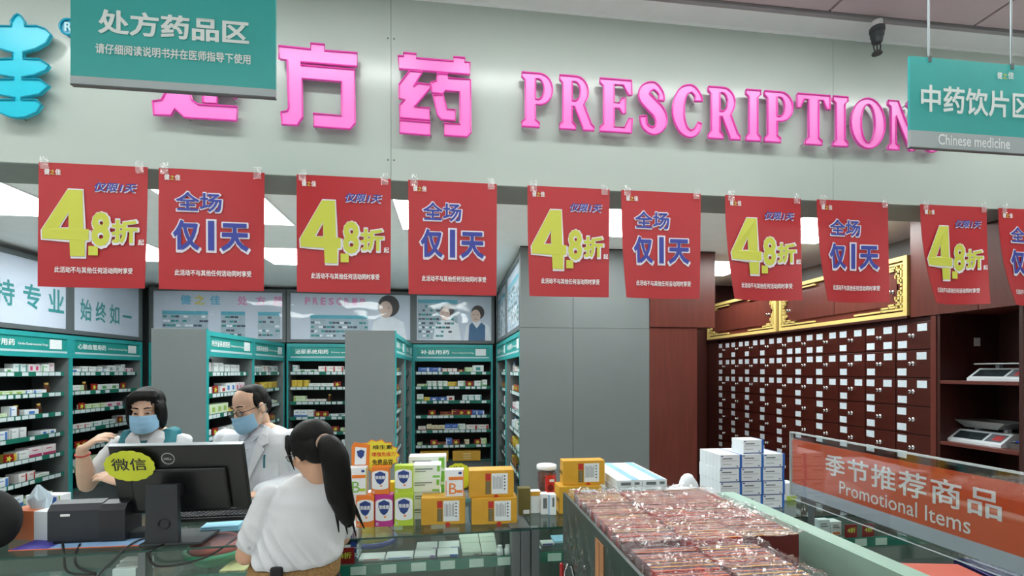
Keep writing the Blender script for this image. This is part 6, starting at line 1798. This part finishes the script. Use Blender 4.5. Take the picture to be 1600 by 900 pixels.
put_mesh('ponytail', me, body, foot)
for k in range(4):
    o_ = Vector((0.012 * (k - 1.5), 0.004 * k, 0))
    put_mb('hair_strand', MB().tube([tail[4] + o_, tail[5] + o_ * 1.8, tail[6] + o_ * 2.4 + Vector((0.01, 0, -0.03 - 0.012 * (k % 3)))], [0.012, 0.008, 0.002], 8, 0, True), M_hair, body, foot)
put_mb('hair_tie', MB().torus((0, 0, 0), 0.024, 0.008, 22, 10, axis='z').xf(Matrix.Translation(tie + Vector((0.006, -0.006, 0))) @ (tail[2] - tail[0]).normalized().to_track_quat('Z', 'Y').to_matrix().to_4x4()), mat('hair_tie', (170, 140, 120), 0.6, 0, 0.2, 60), body, foot)
bl = MB()
BR = [(0.985, lx(0.985), 0, 0.156, 0.122), (1.005, lx(1.005), 0, 0.168, 0.136), (1.05, lx(1.05), -0.004, 0.158, 0.13), (1.14, lx(1.14), -0.01, 0.15, 0.122), (1.22, lx(1.22), -0.02, 0.15, 0.112), (1.275, lx(1.275), -0.03, 0.135, 0.094), (1.308, lx(1.308), -0.034, 0.085, 0.068)]
merge(bl, torso_mb(BR, MF))
for a, b in ((shA, elA), (shB, elB)):
    bl.tube([a + Vector((0, 0, 0.0)), a.lerp(b, 0.28), a.lerp(b, 0.52), a.lerp(b, 0.7), a.lerp(b, 0.79)], [0.048, 0.052, 0.055, 0.054, 0.05], 18, 0, True)
def bfold(p):
    k = max(0.0, min(1.0, (1.16 - p.z) / 0.12))
    u = p.x + 0.75 * p.z
    r1 = (0.5 + 0.5 * math.sin(u * 95 + 2.0 * math.sin(p.z * 13 + p.x * 11))) ** 2; r2 = (0.5 + 0.5 * math.sin(p.z * 120 + p.x * 22)) ** 2
    return p + Vector((0, -1, 0.2)) * (0.017 * k * r1 + 0.0018 * r2 * (1 - k))
put_mesh('blouse', union(bl, 0.006, 3, M_blouse, 'blouse', bfold), body, foot)
for a, b in ((shA, elA), (shB, elB)):
    d_ = (b - a).normalized(); q = a.lerp(b, 0.82)
    put_mb('cuff', MB().lathe((0, 0, 0), [(0.046, -0.016), (0.05, -0.012), (0.05, 0.012), (0.046, 0.016)], 22).xf(Matrix.Translation(q) @ d_.to_track_quat('Z', 'Y').to_matrix().to_4x4()), M_blouse, body, foot)
put_mb('cuff_button', MB().ell((0, 0, 0), (0.006, 0.004, 0.006), 10, 6).xf(Matrix.Translation(shA.lerp(elA, 0.82) + Vector((0.012, -0.050, 0)))), M_chrome, body, foot)
put_mesh('trousers', union(merge(torso_mb([(0.72, 0, 0, 0.185, 0.14), (0.84, 0, 0, 0.178, 0.135), (0.925, lx(0.93), 0, 0.164, 0.12)], MF), legs_mb(MF, 0.8, 0.088, 0.095)), 0.009, 2, M_trous, 'trousers'), body, foot)
put_mesh('belt', union(torso_mb([(0.925, lx(0.92), 0, 0.17, 0.126), (0.985, lx(0.96), 0, 0.165, 0.124)], MF, 36), 0.006, 1, M_belt, 'belt'), body, foot)
shoes(MF, 0.088, body, foot)
tg = thing('belt_pouch', 'small black holder clipped on the customer belt', 'pouch', PY(432, 901, 1.83), 0)
MB().bbox(-0.022, 0.022, -0.012, 0.012, -0.045, 0.035, 0.01).obj('case', M_blackm, tg)
MB().box(-0.01, 0.01, 0.012, 0.02, -0.01, 0.03).obj('clip', M_chrome, tg)

# ------------------------------------------------------------ goods the photo shows nothing of are joined per bay
deps = bpy.context.evaluated_depsgraph_get()
deps.update()
CLEAR = {m.name for m in (M_glass, M_poly, M_acryl, M_wrap, M_tape)}
cam_loc = Vector((0, 0, CAM_H))
def in_view(p):
    d = p.x * ST + p.y * CT
    if d < 0.1: return False
    px = 800 + FPX * (p.x * CT - p.y * ST) / d; py = HORIZON - FPX * (p.z - CAM_H) / d
    return 0 <= px <= 1600 and 0 <= py <= 900
def sees(o, p):
    if not in_view(p): return False
    org = cam_loc.copy(); dr = (p - org).normalized()
    for _ in range(6):
        hit, loc, nor, idx, ob, mw = scene.ray_cast(deps, org, dr)
        if not hit: return False
        if ob.name == o.name: return True
        if ob.data.materials and ob.data.materials[0] and ob.data.materials[0].name in CLEAR:
            org = loc + dr * 0.002; continue
        return False
    return False
hidden = {}
for o, short in SHELF_GOODS:
    bb = [Vector(c) for c in o.bound_box]; mw = o.matrix_world
    x0 = min(b.x for b in bb); x1 = max(b.x for b in bb); y0 = min(b.y for b in bb); z0 = min(b.z for b in bb); z1 = max(b.z for b in bb)
    n = 0
    for fx in (0.15, 0.5, 0.85):
        for fz in (0.35, 0.75):
            if sees(o, mw @ Vector((x0 + (x1 - x0) * fx, y0 + 0.0015, z0 + (z1 - z0) * fz))): n += 1
    if n < 2: hidden.setdefault(short, []).append(o)
for short, obs in hidden.items():
    mats_ = []; g = MB()
    for o in obs:
        me = o.data; base = []
        for m in me.materials:
            if m not in mats_: mats_.append(m)
        idx = [mats_.index(m) for m in me.materials]
        n0 = len(g.v)
        g.v += [tuple(o.matrix_world @ v.co) for v in me.vertices]
        for pl in me.polygons:
            g.f.append(tuple(n0 + i for i in pl.vertices)); g.m.append(idx[pl.material_index])
        bpy.data.objects.remove(o)
    s_ = g.obj('packed_medicine_boxes', mats_)
    tag(s_, 'medicine boxes hidden behind others on the %s' % short, 'medicine boxes')
    s_['kind'] = 'stuff'
